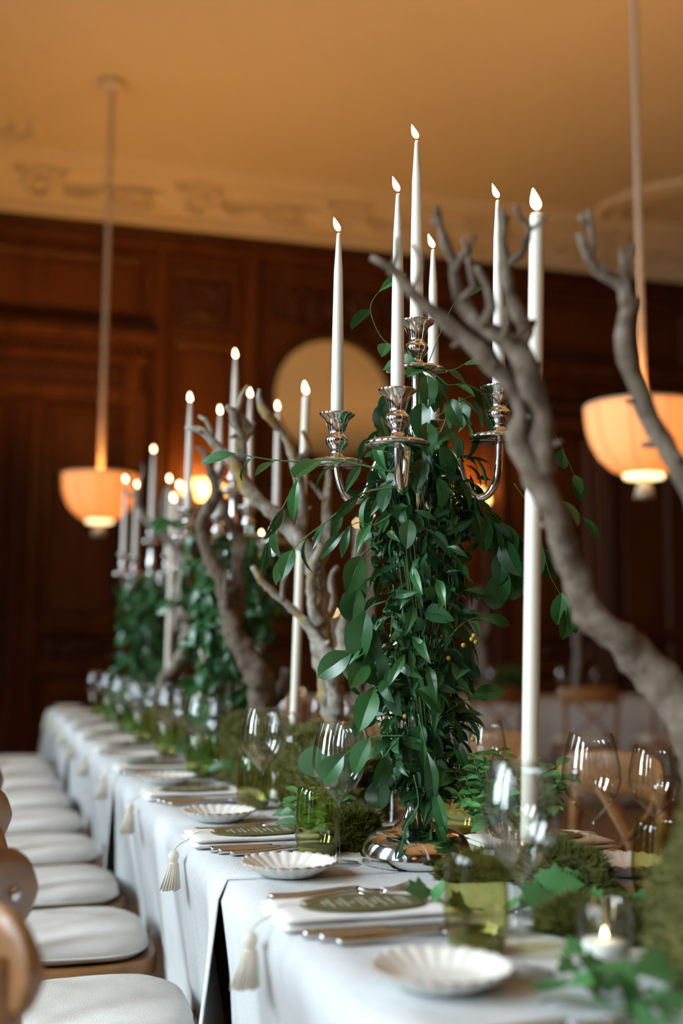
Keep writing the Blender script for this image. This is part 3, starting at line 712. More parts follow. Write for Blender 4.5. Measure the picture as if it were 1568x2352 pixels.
# ------------------------------------------------------------------ candelabra
SOCK = [(0,-.012),(.050,-.012),(.052,-.009),(.046,-.004),(.024,.000),(.012,.004),(.010,.012),(.013,.018),(.0185,.024),(.0205,.031),(.0185,.038),(.0135,.042),(.0145,.048),(.017,.058),(.021,.068),(.030,.075),(.032,.078),(.029,.079),(.0135,.076),(.0125,.050),(0,.050)]
def candelabrum(x, y, rz, which, dz=(0,0,0,0), tips=None):
    t = thing('silver_candelabrum', 'five-armed silver candelabrum wrapped in green vine, '+which, 'candelabrum', (x, y, TZ+.0012), rz)
    prof = [(0,.0),(.090,.0),(.092,.004),(.0915,.016),(.087,.030),(.078,.042),(.062,.050),(.046,.052),(.040,.053),(.036,.058),(.026,.066),(.018,.082),(.0135,.105),(.019,.116),(.021,.122),(.017,.130),(.011,.140)]
    b_ = MB(); b_.lathe(prof, 48); b_.build('base', 'silver', t)
    def flute(r, z, an, i): return r*(1+.10*abs(math.cos(an*4))), z
    b_ = MB(); b_.lathe([(.0105,.138),(.0125,.2),(.0120,.35),(.0105,.52),(.012,.54)], 32, fn=flute); b_.build('column', 'silver', t)
    b_ = MB(); b_.lathe([(.010,.54),(.018,.548),(.020,.556),(.013,.566),(.010,.58),(.019,.60),(.026,.615),(.028,.63),(.022,.65),(.012,.665),(.010,.69),(.014,.70),(.018,.715),(.012,.735),(.0085,.76),(.0085,.80),(.012,.815)], 28); b_.build('hub', 'silver', t)
    b_ = MB(); b_.lathe([(r, z+.826) for r, z in SOCK], 28); b_.build('candle_cup', 'silver', t)
    for k in range(4):
        a = k*PI/2; d = Vector((math.cos(a), math.sin(a), 0)); h = dz[k]
        P = [(.012,.625),(.030,.662),(.050,.676),(.070,.660),(.082,.625),(.094,.602),(.110,.596),(.126,.606),(.137,.632),(.141,.664+h)]
        b_ = MB(); b_.tube(smoothline([(d.x*r, d.y*r, z) for r, z in P], .006), .0066, 10); arm = b_.build('arm', 'silver', t)
        b_ = MB(); b_.lathe([(r, z+.676+h) for r, z in SOCK], 28, c=d*.141); b_.build('candle_cup', 'silver', arm)
        p = Matrix.Rotation(rz, 3, 'Z') @ (d*.141)
        candle(x+p.x, y+p.y, TZ+.0012+.676+h+.051, .352, .0112, .0035, 'white taper candle on the %s arm of the %s' % (('shaded-side','wall-facing','daylit-side','far-from-wall')[k], WHICH[which]), 0 if tips else 1)
    candle(x, y, TZ+.0012+.826+.051, .352, .0118, .0036, 'white taper candle burning in the centre cup of the '+WHICH[which], 0 if tips else 1)
    return t
WHICH = {'beside the cloth seam': 'candelabrum beside the cloth seam', 'in the middle of the long table': 'candelabrum at mid table', 'towards the panelled wall': 'candelabrum towards the panelled wall'}
CA = (.692, 1.89); CB = (.708, 3.55); CCc = (.71, 5.42)
candelabrum(*CA, math.radians(-16.5-16), 'beside the cloth seam', (.028, 0, -.005, 0), True)
candelabrum(*CB, math.radians(-16.5+24), 'in the middle of the long table')
candelabrum(*CCc, math.radians(-16.5+40), 'towards the panelled wall')

# tall straight dinner candles in low clear holders
def tall(px0, py0, px1, py1, y, r, label, holder=True, fl=2):
    p0, p1 = ony(px0, py0, y), ony(px1, py1, y); h = p1.z-p0.z
    o = candle(p0.x, p0.y, p0.z, h, r, r*.93, label, fl, 'wax_ivory', 'dinner_candle', tilt=(0, math.atan2(p1.x-p0.x, h)))
    if holder:
        hz = p0.z-TZ-.0012
        b_ = MB(); b_.lathe([(0,0),(.034,0),(.035,.004),(.02,.010),(.009,.02),(.008,hz*.6),(.012,hz-.012),(.0155,hz-.004),(.0165,hz+.008),(.0145,hz+.008),(.013,hz-.0005),(0,hz-.001)], 24)
        q = b_.build('candle_holder', 'glass_stem', None, True, (p0.x, p0.y, TZ+.0012)); tag(q, 'low clear glass holder under the '+label, 'candle holder')
    return p0
tall(1215, 1935, 1233, 488, 1.5, .0115, 'tall ivory candle behind the thick forked branch')
tall(675, 1665, 703, 908, 2.8, .0105, 'tall ivory candle beside the lichen-covered branch')
tall(385, 1545, 399, 1153, 4.85, .0115, 'tall ivory candle before the far candelabrum')
tall(458, 1615, 472, 1300, 4.1, .011, 'tall ivory candle between branch and middle candelabrum')
tall(905, 1700, 905, 1500, 2.2, .0105, 'short ivory candle half hidden behind the hanging vine')
tall(596, 1560, 601, 1238, 3.75, .011, 'tall ivory candle behind the middle candelabrum', True, 1)
tall(470, 1570, 473, 1468, 4.5, .011, 'short ivory candle among leaves beyond the middle branch', True, 1)

# ------------------------------------------------------------------ bare branches
def branch(name, label, lines, dep, mt, seg=12):
    base = None; b_ = MB()
    for k, ln_ in enumerate(lines):
        P = []
        for q in ln_:
            px, py, wpx = q[:3]; dd = dep+(q[3] if len(q) > 3 else 0); p = ond(px, py, dd); P.append((*p, max(.0018, wpx*.5*dd/F)))
        S = smoothline(P, .011); pts = [Vector(p[:3]) for p in S]; rr = [max(.0014, p[3]) for p in S]
        # slight wander in depth and knots so the wood is not a flat tracing
        for i, p in enumerate(pts):
            p += FW*(.018*noise.noise((i*.13, k*3.1, 5.0))*min(1, i/6))
        rr = [r*(1+.22*max(0, noise.noise((i*.33, k*7.7, 1.0)))) for i, r in enumerate(rr)]
        b_.tube(pts, rr, seg if rr[0] > .006 else 8, True, 1, .42, k)
        rs = random.Random(len(pts)*7+k)
        for i in range(3, len(pts)-2):
            if rs.random() < .10:                          # short broken spurs
                t = (pts[i+1]-pts[i-1]).normalized(); o_ = t.orthogonal().normalized(); o_ = Matrix.Rotation(rs.uniform(0, 2*PI), 3, t) @ o_
                L_ = min(.024, rr[i]*rs.uniform(1.4, 2.3)+.003); r_ = max(.0013, rr[i]*rs.uniform(.25,.45)); d = (o_+t*rs.uniform(-.1,.8)).normalized()
                b_.tube([pts[i], pts[i]+d*L_*.7, pts[i]+d*L_], [r_*1.5, r_, r_*.8], 7, True, 1, .3, k)
        if k == 0: base = pts[0].copy()
    b_.v = [tuple(Vector(v)-base) for v in b_.v]
    o = b_.build(name, mt, None, True, base); return tag(o, label, 'branch')
branch('bare_branch', 'thick forked bare brown branch leaning out of the moss block', [
 [(1600,2080,110,-.02),(1640,1880,105,-.02),(1590,1690,98,-.01),(1510,1555,84),(1420,1470,72),(1350,1405,68),(1312,1300,62),(1272,1190,60),(1236,1100,66),(1202,1045,50),(1186,1000,44),(1196,950,40),(1178,895,40),(1145,850,44),(1095,800,46),(1040,755,34),(990,712,30),(945,672,26),(912,628,20),(885,608,15),(852,590,13)],
 [(1240,1105,60),(1248,1030,62),(1245,950,58),(1215,870,52),(1190,810,50),(1150,775,44),(1100,745,36),(1065,700,30),(1050,650,28),(1042,600,24),(1022,560,22),(1010,520,18),(1000,475,12)],
 [(1185,800,44,.01),(1205,760,34,.02),(1180,700,30,.03),(1165,640,26,.03),(1160,590,24,.03),(1152,550,18,.02),(1155,515,15,.02),(1147,480,11,.02)],
 [(1163,610,20,.03),(1195,585,17,.02),(1210,550,15,.02),(1216,525,13,.01),(1190,500,12,.01),(1182,475,11)],
 [(1216,528,13,.01),(1238,515,12),(1258,498,9)],
 [(1155,510,13,.02),(1172,497,9,.02)],
 [(1060,690,20,-.02),(1090,660,18,-.03),(1082,620,16,-.03),(1075,580,15,-.03),(1088,540,11,-.03)],
 [(1046,620,18,-.01),(1060,590,16,-.02),(1072,575,14,-.03),(1062,545,9,-.03)],
 [(1012,520,15),(990,505,11)],
 [(1110,750,28,-.02),(1130,705,24,-.03),(1115,655,20,-.03),(1092,610,14,-.03)],
 [(945,675,16,-.02),(962,640,13,-.03),(968,590,12,-.03),(945,560,9,-.02)],
 [(900,620,15),(912,585,13),(912,545,10)],
 [(1195,770,22,.02),(1222,745,18,.03),(1228,735,10,.03)],
 [(1160,775,20,-.03),(1165,735,15,-.04),(1155,705,9,-.04)],
], 1.36, 'bark')
branch('bare_branch', 'slender bare branch rising past the pendant lamp with rope', [
 [(1680,2135,76,-.02),(1660,1900,70),(1700,1500,62),(1620,1250,54),(1565,1100,50),(1525,1020,48),(1495,960,46),(1478,900,44),(1452,850,42),(1432,800,44),(1432,745,38),(1445,700,38),(1430,660,30),(1408,645,28),(1375,625,24),(1350,590,20),(1338,560,17),(1328,535,13)],
 [(1436,710,30),(1436,655,24),(1438,620,20),(1434,590,17),(1432,563,9)],
 [(1352,600,17),(1362,565,15),(1356,520,14),(1352,482,10)],
 [(1356,522,12),(1340,508,11),(1330,494,8)],
 [(1405,648,16),(1390,625,13),(1382,605,8)],
 [(1440,600,12),(1450,575,11),(1450,562,7)],
 [(1450,715,26),(1463,690,20),(1466,684,14)],
], 1.30, 'bark')
branch('bare_branch', 'pale bare branch with yellow lichen standing in green moss', [
 [(778,1790,58),(775,1700,56),(762,1620,54),(748,1540,50),(738,1450,48),(728,1370,46),(722,1310,44),(712,1270,40),(672,1225,34),(630,1180,32),(590,1145,32),(558,1110,30),(535,1060,26),(500,1030,22),(480,1005,20),(465,990,16),(440,985,12),(425,981,8)],
 [(735,1430,30,-.03),(718,1400,26,-.04),(715,1330,22,-.04),(722,1290,20,-.04),(735,1255,16,-.04),(722,1235,10,-.04)],
 [(775,1640,34,-.03),(765,1560,34,-.04),(750,1500,32,-.04),(730,1465,28,-.03),(690,1420,20,-.03),(650,1380,18,-.03),(610,1345,16,-.03),(580,1300,11,-.03)],
 [(648,1378,12,-.03),(650,1335,11,-.03),(662,1310,10,-.03),(655,1285,7,-.03)],
 [(722,1310,36,.02),(742,1270,32,.04),(752,1235,28,.05),(750,1190,24,.05),(752,1130,20,.05),(755,1080,16,.05),(750,1050,12,.05)],
 [(690,1240,26,.03),(695,1190,26,.04),(692,1140,22,.04),(685,1090,20,.04),(672,1050,22,.03),(660,1015,22,.02),(632,970,20,.01),(612,950,22),(600,930,18),(594,910,14),(596,893,9)],
 [(676,1060,18,.03),(700,1045,16,.04),(710,1025,14,.05),(695,990,8,.05)],
 [(560,1115,22),(556,1060,22,.02),(555,1010,22,.02),(540,975,20,.02),(535,945,18,.01),(520,935,12)],
 [(538,960,16,.02),(550,930,15,.02),(556,905,12,.02),(570,885,7,.02)],
 [(556,1020,18,.02),(570,995,16,.03),(562,965,15,.03),(548,950,11,.03)],
 [(572,998,14,.03),(582,975,10,.03),(584,968,7,.03)],
 [(488,1012,14),(483,985,12),(472,965,10),(455,955,7)],
 [(775,1560,30,.05),(790,1500,32,.08),(790,1440,30,.10),(808,1380,28,.12),(820,1320,26,.12),(824,1260,28,.12),(828,1215,22,.12)],
 [(752,1420,20,.05),(765,1380,18,.08),(760,1330,15,.09),(776,1300,9,.09)],
 [(748,1150,14,.05),(730,1130,12,.05),(710,1105,7,.05)],
], 2.62, 'bark_lichen')
branch('bare_branch', 'grey-brown forked bare branch beside the middle candelabrum', [
 [(600,1735,64),(600,1680,62),(598,1600,60),(592,1550,58),(565,1500,52),(535,1450,44),(525,1400,40),(510,1340,36),(485,1290,32),(470,1240,30),(460,1200,28),(490,1150,26),(492,1110,24),(480,1070,20),(470,1040,16),(450,1030,9)],
 [(540,1440,34,.03),(548,1370,32,.04),(545,1300,28,.05),(555,1250,28,.05),(540,1220,22,.05),(520,1185,18,.05),(505,1130,12,.05)],
 [(492,1110,16),(505,1085,13),(512,1060,9)],
 [(620,1620,30,.05),(645,1590,28,.06),(655,1560,28,.06),(660,1535,26,.06)],
 [(520,1395,18,-.03),(518,1340,14,-.04),(520,1310,8,-.04)],
], 3.25, 'bark')
branch('bare_branch', 'twisted pale bare branch curving over the far glasses', [
 [(372,1665,26),(372,1620,24),(375,1560,24),(400,1530,24),(422,1490,26),(430,1440,30),(425,1400,36),(418,1350,32),(425,1300,28),(410,1270,24),(385,1240,20),(350,1210,18),(325,1180,16),(315,1150,13),(310,1120,11),(290,1090,7)],
 [(415,1400,22),(402,1430,18),(405,1450,12)],
 [(430,1420,22,.05),(438,1370,20,.06),(428,1320,18,.06),(440,1280,14,.06)],
 [(318,1160,9),(322,1110,8),(330,1080,6),(325,1065,4)],
 [(312,1130,9),(300,1140,7),(284,1120,5)],
 [(385,1240,12,.05),(375,1180,11,.06),(380,1130,9,.06),(395,1100,5,.06)],
], 4.6, 'bark_grey')
branch('bare_branch', 'blurred bare branch standing on the background table', [
 [(1130,1600,20),(1112,1560,22),(1100,1480,20),(1085,1420,18),(1090,1380,12),(1100,1350,8)],
 [(1100,1480,14),(1115,1440,12),(1112,1400,8)],
], 8.75, 'bark_grey')
branch('bare_branch', 'blurred straight bare stick on the background table', [[(1320,1596,18),(1325,1500,16),(1318,1440,13),(1310,1390,8)], [(1322,1480,12),(1335,1440,9),(1333,1415,6)]], 8.75, 'bark_grey')

# ------------------------------------------------------------------ moss
def moss(cx, cy, rx, ry, h, label, mt='moss', nf=5000, seed=0, z0=TZ+.001, sq=.5, fl=.015):
    V = []; Fs = []; nu, nv = 80, 22
    def pt(u, v):
        a = 2*PI*u; e = v*PI/2; c, s = math.cos(a), math.sin(a)
        k_ = math.cos(e)**sq; x = rx*k_*c; y = ry*k_*s; z = h*math.sin(e)**.9
        nz = noise.noise((x*13+seed, y*13, z*13))*.24+noise.noise((x*34+seed, y*34, z*34))*.13+noise.noise((x*70+seed, y*70, z*70))*.06
        return Vector((x*(1+nz), y*(1+nz), max(0, z*(1+nz*.8))))
    for j in range(nv+1):
        for i in range(nu): V.append(pt(i/nu, j/nv))
    for j in range(nv):
        for i in range(nu): Fs.append((j*nu+i, j*nu+(i+1)%nu, (j+1)*nu+(i+1)%nu, (j+1)*nu+i))
    b_ = MB(); b_.add(V, Fs); o = b_.build('moss_mound', mt, None, True, (cx, cy, z0)); tag(o, label, 'moss')
    r_ = random.Random(seed+11); b_ = MB()
    for k in range(nf):
        p = pt(r_.random(), r_.random()**1.2); nrm = Vector((p.x/rx**2, p.y/ry**2, p.z/h**2*1.2+.001)).normalized()
        d = (nrm+Vector((r_.uniform(-1,1), r_.uniform(-1,1), r_.uniform(-.6,.9)))*.95).normalized(); L_ = fl*r_.uniform(.5,1.5)
        a = d.orthogonal().normalized()*.0016; c_ = d.cross(a); q = p-nrm*.002
        q.z = max(q.z, 0); b_.add([q+a, q-a*.5+c_*.8, q-a*.5-c_*.8, q+d*L_+Vector((0,0,max(0,.001-q.z-d.z*L_)))], [(0,1,3),(1,2,3),(2,0,3)])
    stuff(b_.build('moss_fibres', 'moss_gold' if mt == 'moss' else 'moss', o, False)); return o
moss(.745, 2.60, .105, .28, .165, 'large bright green moss mound around the lichen-covered branch', 'moss', 16000, 1)
moss(.71, 3.14, .10, .22, .155, 'olive moss mound around the grey-brown forked branch', 'moss', 9000, 2)
moss(.775, 1.06, .085, .17, .175, 'tall olive moss block at the foot of the thick forked branch', 'moss', 16000, 3, sq=.35)
moss(.640, 2.065, .045, .055, .060, 'small brown moss clump between glass stem and candelabrum base', 'moss_dark', 2600, 4)
moss(.775, 1.745, .10, .045, .030, 'low dark green moss patch before the candelabrum base', 'moss_dark', 3200, 5)
moss(.82, 1.62, .05, .10, .06, 'brown moss clump behind the foremost green tumbler', 'moss_dark', 3200, 6)
moss(.745, 1.37, .07, .07, .035, 'flat brown moss under the ivy by the votive', 'moss_dark', 3000, 7)
moss(.71, 4.5, .11, .42, .12, 'olive moss mound under the twisted pale branch', 'moss', 5000, 8)
moss(.71, 6.25, .11, .40, .08, 'olive moss mound past the far candelabrum', 'moss', 3000, 9)

# ------------------------------------------------------------------ leaves
def leaf_data(L_, W, kind, fold=.28, droop=.25, twist=.0, n=7):
    V = []; Fs = []
    for i in range(n+1):
        t = i/n; tt = max(0, (t-.06)/.94)
        if kind == 'broad': wv = W*.5*(tt**.6)*((1-tt)**.75)/.395 if 0 < tt < 1 else 0
        elif kind == 'slim': wv = W*.5*math.sin(PI*tt**.9)**1.0 if 0 < tt < 1 else 0
        elif kind == 'round': wv = W*.5*math.sqrt(max(0, 1-(2*tt-1)**2))
        x = L_*(math.sin(droop*2*t)/(droop*2) if droop else t); z = -L_*(1-math.cos(droop*2*t))/(droop*2) if droop else 0
        ca, sa = math.cos(twist*t), math.sin(twist*t)
        for s in (-1, -.02, .02, 1):                       # the blade is creased along its midrib
            y = s*wv; zz = abs(s)*wv*fold
            V.append((x, y*ca-zz*sa, z+y*sa+zz*ca))
    for i in range(n):
        for s in (0, 2): a = i*4+s; Fs.append((a, a+4, a+5, a+1))
    return V, Fs
def ivy_data(S):
    out = [(0,0),(-.12,.25),(-.05,.50),(.18,.42),(.35,.62),(.48,.34),(.72,.26),(1.0,0),(.72,-.26),(.48,-.34),(.35,-.62),(.18,-.42),(-.05,-.50),(-.12,-.25)]
    V = [(x*S, y*S, .10*S*abs(y)*2-.12*S*x*x) for x, y in out]+[(.36*S,0,.0)]; n = len(out)
    return V, [(i, (i+1) % n, n) for i in range(n)]
KIND = {}
def reg(key, data, mt):
    b_ = MB(); b_.add(*data); KIND[key] = (b_.mesh('leaf', mt), data)
for i in range(3):
    reg('broad%d' % i, leaf_data(.062+.008*i, .033+.004*i, 'broad', .28+.1*i, .2+.18*i, .4*(i-1)), 'leaf')
    reg('slim%d' % i, leaf_data(.060+.012*i, .0150+.0035*i, 'slim', .38, .15+.25*i, .7*(i-1)), 'leaf')
    reg('ivy%d' % i, ivy_data(.034+.008*i), 'ivy')
reg('pale0', leaf_data(.060, .058, 'round', .08, .12), 'leaf_pale'); reg('pale1', leaf_data(.062, .030, 'broad', .3, .3), 'leaf_pale')
reg('sprig0', leaf_data(.024, .015, 'broad', .3, .3, n=4), 'leaf_bright'); reg('sprig1', leaf_data(.030, .018, 'broad', .2, .2, n=4), 'leaf_bright')
def orient(d, nrm):
    d = d.normalized(); nrm = nrm-d*nrm.dot(d); nrm = nrm.normalized() if nrm.length > 1e-4 else d.orthogonal().normalized()
    y = nrm.cross(d); return Matrix((d, y, nrm)).transposed()
class Plant:
    def __init__(s, name, label, cat, base): s.root = thing(name, label, cat, base); s.b = Vector(base); s.L = []; s.st = MB()
    def leaf(s, p, d, nrm, kind, sc_=1.0, score=None):
        p = Vector(p); d = Vector(d).normalized(); L_ = .075*sc_
        if p.z+d.z*L_ < TZ+.006: d.z = (TZ+.006-p.z)/L_
        s.L.append((score if score is not None else -(p-EYE).length, kind, p-s.b, orient(Vector(d), Vector(nrm)), sc_))
    def stem(s, pts, r): s.st.tube([Vector(p)-s.b for p in pts], r, 5)
    def spray(s, pts, kinds, gap=.03, sc_=1.0, r=.0016, rr=None, hang=.55, first=.02):
        """leafy shoot along a 3-D line, leaves left and right in turn"""
        rr = rr or rnd; S = [Vector(q[:3]) for q in smoothline([tuple(p) for p in pts], .008)]
        s.stem(S, [r*(1-.6*i/len(S)) for i in range(len(S))]); acc = -first; sd = 1
        for i in range(1, len(S)):
            acc += (S[i]-S[i-1]).length
            if acc >= gap:
                acc = 0; sd = -sd; t = (S[i]-S[i-1]).normalized()
                side = t.cross(Vector((0,0,1)));  side = side.normalized() if side.length > .2 else RT.copy()
                d = t*.55+side*sd*rr.uniform(.2,.8)+Vector((0,0,-hang))*rr.uniform(.4,1.5)-FW*rr.uniform(-.3,.5)
                n_ = -FW*rr.uniform(.5,1)+Vector((rr.uniform(-.5,.5), rr.uniform(-.5,.5), rr.uniform(.1,1)))
                s.leaf(S[i], d, n_, rr.choice(kinds), sc_*rr.uniform(.75,1.15), 5)
        t = (S[-1]-S[-3]).normalized(); s.leaf(S[-1], t+Vector((0,0,-.3)), -FW+Vector((0,0,.4)), rr.choice(kinds), sc_, 5)
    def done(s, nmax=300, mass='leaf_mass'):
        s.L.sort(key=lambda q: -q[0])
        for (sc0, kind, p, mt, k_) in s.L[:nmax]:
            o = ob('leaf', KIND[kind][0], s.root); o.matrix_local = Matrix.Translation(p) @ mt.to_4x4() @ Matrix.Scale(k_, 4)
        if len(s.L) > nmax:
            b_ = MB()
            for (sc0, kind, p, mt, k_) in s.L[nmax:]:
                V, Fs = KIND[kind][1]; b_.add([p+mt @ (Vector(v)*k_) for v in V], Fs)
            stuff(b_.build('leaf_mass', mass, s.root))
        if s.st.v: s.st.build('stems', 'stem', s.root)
SL = ['slim0','slim1','slim2']; BR = ['broad0','broad1','broad2']
def column(P, c, z0, z1, rad, n, rr, mix=.4, sc_=1.0, strands=14):
    """hanging mass of leaves round a candelabrum stem; rad(t) is its half width at height t in 0..1"""
    tocam = (EYE-Vector((c[0], c[1], EYE.z))).normalized()
    for k in range(n):
        t = rr.random(); z = z0+(z1-z0)*t; a = rr.uniform(0, 2*PI); q = math.sqrt(rr.uniform(.12,1)); R = rad(t)*q*rr.uniform(.8,1.12)
        o_ = Vector((math.cos(a), math.sin(a), 0)); p = Vector((c[0], c[1], z))+o_*R
        d = o_*rr.uniform(.0,1.2)+Vector((rr.uniform(-.9,.9), rr.uniform(-.9,.9), -rr.uniform(-.35,1.4)))
        nm = o_*rr.uniform(.5,1.2)+Vector((rr.uniform(-.6,.6), rr.uniform(-.6,.6), rr.uniform(.0,1.0)))
        kind = rr.choice(BR) if rr.random() < mix else rr.choice(SL)
        P.leaf(p, d, nm, kind, sc_*rr.uniform(.6,1.12), o_.dot(tocam)*R*10+q+rr.uniform(0,.5)-.5)
    for k in range(strands):
        a = rr.uniform(0, 2*PI); pts = []
        for i in range(9):
            t = 1-i/8; R = rad(max(0,min(1,t)))*(.55+.35*noise.noise((k*3.3, i*.5, 0)))
            pts.append((c[0]+R*math.cos(a+i*.16), c[1]+R*math.sin(a+i*.16), z0+(z1-z0)*t))
        P.stem([Vector(q[:3]) for q in smoothline(pts, .02)], .0014)
def prof_r(t, pts):
    for (t0, r0), (t1, r1) in zip(pts, pts[1:]):
        if t <= t1: return r0+(r1-r0)*(t-t0)/(t1-t0)
    return pts[-1][1]
rA = random.Random(21)
G = Plant('smilax_vine', 'glossy green smilax vine trailing down the candelabrum beside the cloth seam', 'vine', (CA[0]+.03, CA[1], TZ+.055))
pA = [(0,.030),(.10,.055),(.22,.078),(.40,.088),(.55,.078),(.72,.088),(.86,.100),(.95,.075),(1,.03)]
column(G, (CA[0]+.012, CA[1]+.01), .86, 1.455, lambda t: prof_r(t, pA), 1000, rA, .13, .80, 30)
def PX(lst, dep=2.0): return [ond(q[0], q[1], dep+(q[2] if len(q) > 2 else 0)) for q in lst]
# sprays reaching out of the vine, each a shoot of its own
G.spray(PX([(905,1085),(830,1068),(760,1056),(690,1060),(625,1056),(575,1048),(545,1042)], 1.93), SL+['broad0'], .030, 1.0, .0022, rA)
G.spray(PX([(905,1120),(840,1130),(790,1165),(740,1205),(700,1235),(672,1262)], 1.92), SL+['broad0'], .030, 1.05, .002, rA)
G.spray(PX([(735,1062),(700,1075),(672,1120),(655,1155),(630,1200),(618,1240)], 1.92), SL, .022, 1.0, .0015, rA, 1.0)
G.spray(PX([(900,1180),(860,1205),(820,1200),(795,1215)], 1.94), SL, .022, 1.0, .0015, rA, .7)
G.spray(PX([(880,1240),(840,1265),(822,1290),(815,1340)], 1.94), SL+BR, .024, 1.05, .0014, rA, .9)
G.spray(PX([(935,855),(985,850),(1030,885),(1062,880),(1110,902)], 2.02), SL+['broad0'], .026, .9, .0014, rA, .5)
G.spray(PX([(960,835),(1000,845),(1040,850),(1075,830)], 2.02), ['broad0','slim1'], .022, .8, .0012, rA, .3)
G.spray(PX([(1010,1000),(1030,930),(1000,870),(965,845)], 2.02), BR, .034, .95, .0018, rA, .8)
G.spray(PX([(1000,960),(1060,920),(1110,905),(1175,915)], 2.04), ['broad0','slim2'], .030, .9, .0013, rA, .8)
G.spray(PX([(940,870),(945,820),(880,780),(850,710),(868,672)], 2.06), ['broad0','slim1'], .06, .95, .0012, rA, .9)
G.spray(PX([(985,830),(1030,720),(1050,690)], 2.10), ['slim1','broad0'], .045, .85, .0011, rA, .7)
G.spray(PX([(1010,1120),(1080,1130),(1140,1190),(1185,1230),(1235,1262)], 2.03), BR, .022, 1.0, .0016, rA, .8)
G.spray(PX([(1010,1150),(1060,1170),(1110,1180),(1155,1240),(1150,1310)], 2.02), BR, .017, 1.1, .0016, rA, .9)
G.spray(PX([(1020,1100),(1100,1150),(1165,1215),(1180,1290)], 2.06), BR, .022, 1.1, .0014, rA, .9)
G.spray(PX([(1180,1110),(1225,1180),(1248,1265),(1262,1320),(1288,1368),(1300,1390)], 1.99), ['broad0'], .30, .85, .0010, rA, .9)
for (x, y, dx, dy) in ((1290,1360,-.1,.75),(1312,1378,.15,.85),(1300,1395,.05,1.0)):
    G.leaf(ond(x,y,1.985), RT*dx-UP*dy-FW*.1, -FW+RT*U(-.3,.3), 'broad1', .85, 6)
G.spray(PX([(1150,1000),(1180,960),(1180,930)], 2.06), ['broad1'], .03, .8, .0012, rA, .5)
G.spray(PX([(1180,1050),(1240,1080),(1290,1150),(1335,1185)], 2.06), ['slim1','broad0'], .045, .9, .0010, rA, .6)
G.spray(PX([(1230,960),(1275,1000),(1300,1050),(1318,1090)], 2.08), ['broad0'], .045, .85, .0010, rA, .9)
G.spray(PX([(985,1520),(1035,1460),(1065,1430),(1098,1418)], 1.95), ['slim1','slim2','broad0'], .028, .9, .0013, rA, .3)
G.spray(PX([(985,1680),(1020,1640),(1070,1605),(1085,1598)], 1.95), ['slim1','broad0'], .026, .9, .0012, rA, .2)
G.spray(PX([(1000,1600),(1040,1690),(1080,1760),(1100,1790)], 1.98), SL, .022, .95, .0012, rA, .5)
G.spray(PX([(890,1380),(850,1395),(835,1430),(850,1480)], 1.93), BR, .018, 1.15, .0014, rA, .9)
G.spray(PX([(900,1480),(850,1520),(815,1490),(808,1500)], 1.94), BR, .030, 1.1, .0012, rA, .6)
G.spray(PX([(920,1560),(880,1570),(850,1590),(838,1620)], 1.93), BR+['slim2'], .024, 1.0, .0012, rA, .9)
G.spray(PX([(930,1690),(880,1690),(850,1695),(790,1735)], 1.88), BR, .030, .95, .0011, rA, .8)
G.spray(PX([(930,1680),(895,1720),(880,1750),(875,1780)], 1.92), BR, .020, 1.0, .0014, rA, 1.0)
G.spray(PX([(950,1780),(960,1850),(930,1900),(925,1960),(938,1990),(955,2005)], 1.87), SL, .022, .7, .0012, rA, .9)
G.spray(PX([(960,1640),(985,1750),(1000,1840),(990,1900)], 1.90), SL, .020, 1.0, .0013, rA, .9)
for k in range(46):                            # broad foliage in the crown and on the shaded side
    a = rA.uniform(0, 2*PI); z = rA.uniform(1.28, 1.55); R = rA.uniform(.03,.10)
    o_ = Vector((math.cos(a), math.sin(a), 0)); G.leaf(Vector((CA[0]+.01, CA[1], z))+o_*R, o_*.6+Vector((0,0,-1)), o_+Vector((0,0,.5)), rA.choice(BR), .88, 2+o_.y*-1)
for (px, py) in ((1088,1460),(1083,1468),(1092,1474),(1064,1482),(1030,1512),(860,1600),(1085,1698),(930,1645)):
    b_ = MB(); b_.lathe([(0,-.004),(.003,-.003),(.0042,0),(.003,.003),(0,.004)], 10); q = b_.build('berry', 'berry', G.root); q.location = ond(px, py, 1.94)-G.b
G.done(300)

rB = random.Random(31)
G = Plant('smilax_vine', 'dark green vine draped over the candelabrum in the middle of the table', 'vine', (CB[0], CB[1], TZ+.055))
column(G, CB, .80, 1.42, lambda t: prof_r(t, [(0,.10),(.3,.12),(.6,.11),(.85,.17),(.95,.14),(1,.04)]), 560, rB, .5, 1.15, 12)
G.spray([ond(q[0], q[1], 3.5) for q in ((560,1290),(480,1240),(420,1200),(390,1195))], BR, .04, 1.1, .002, rB)
G.spray([ond(q[0], q[1], 3.5) for q in ((560,1330),(480,1330),(430,1370),(400,1380))], BR, .04, 1.1, .002, rB)
G.spray([ond(q[0], q[1], 3.6) for q in ((580,1250),(640,1230),(680,1260),(740,1330))], BR, .04, 1.1, .002, rB)
G.done(300)
rC = random.Random(41)
G = Plant('smilax_vine', 'blurred green vine hanging down the candelabrum towards the panelled wall', 'vine', (CCc[0], CCc[1], TZ+.055))
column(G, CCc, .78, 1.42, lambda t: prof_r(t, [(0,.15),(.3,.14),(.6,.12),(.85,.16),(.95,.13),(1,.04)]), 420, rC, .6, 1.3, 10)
G.done(260)

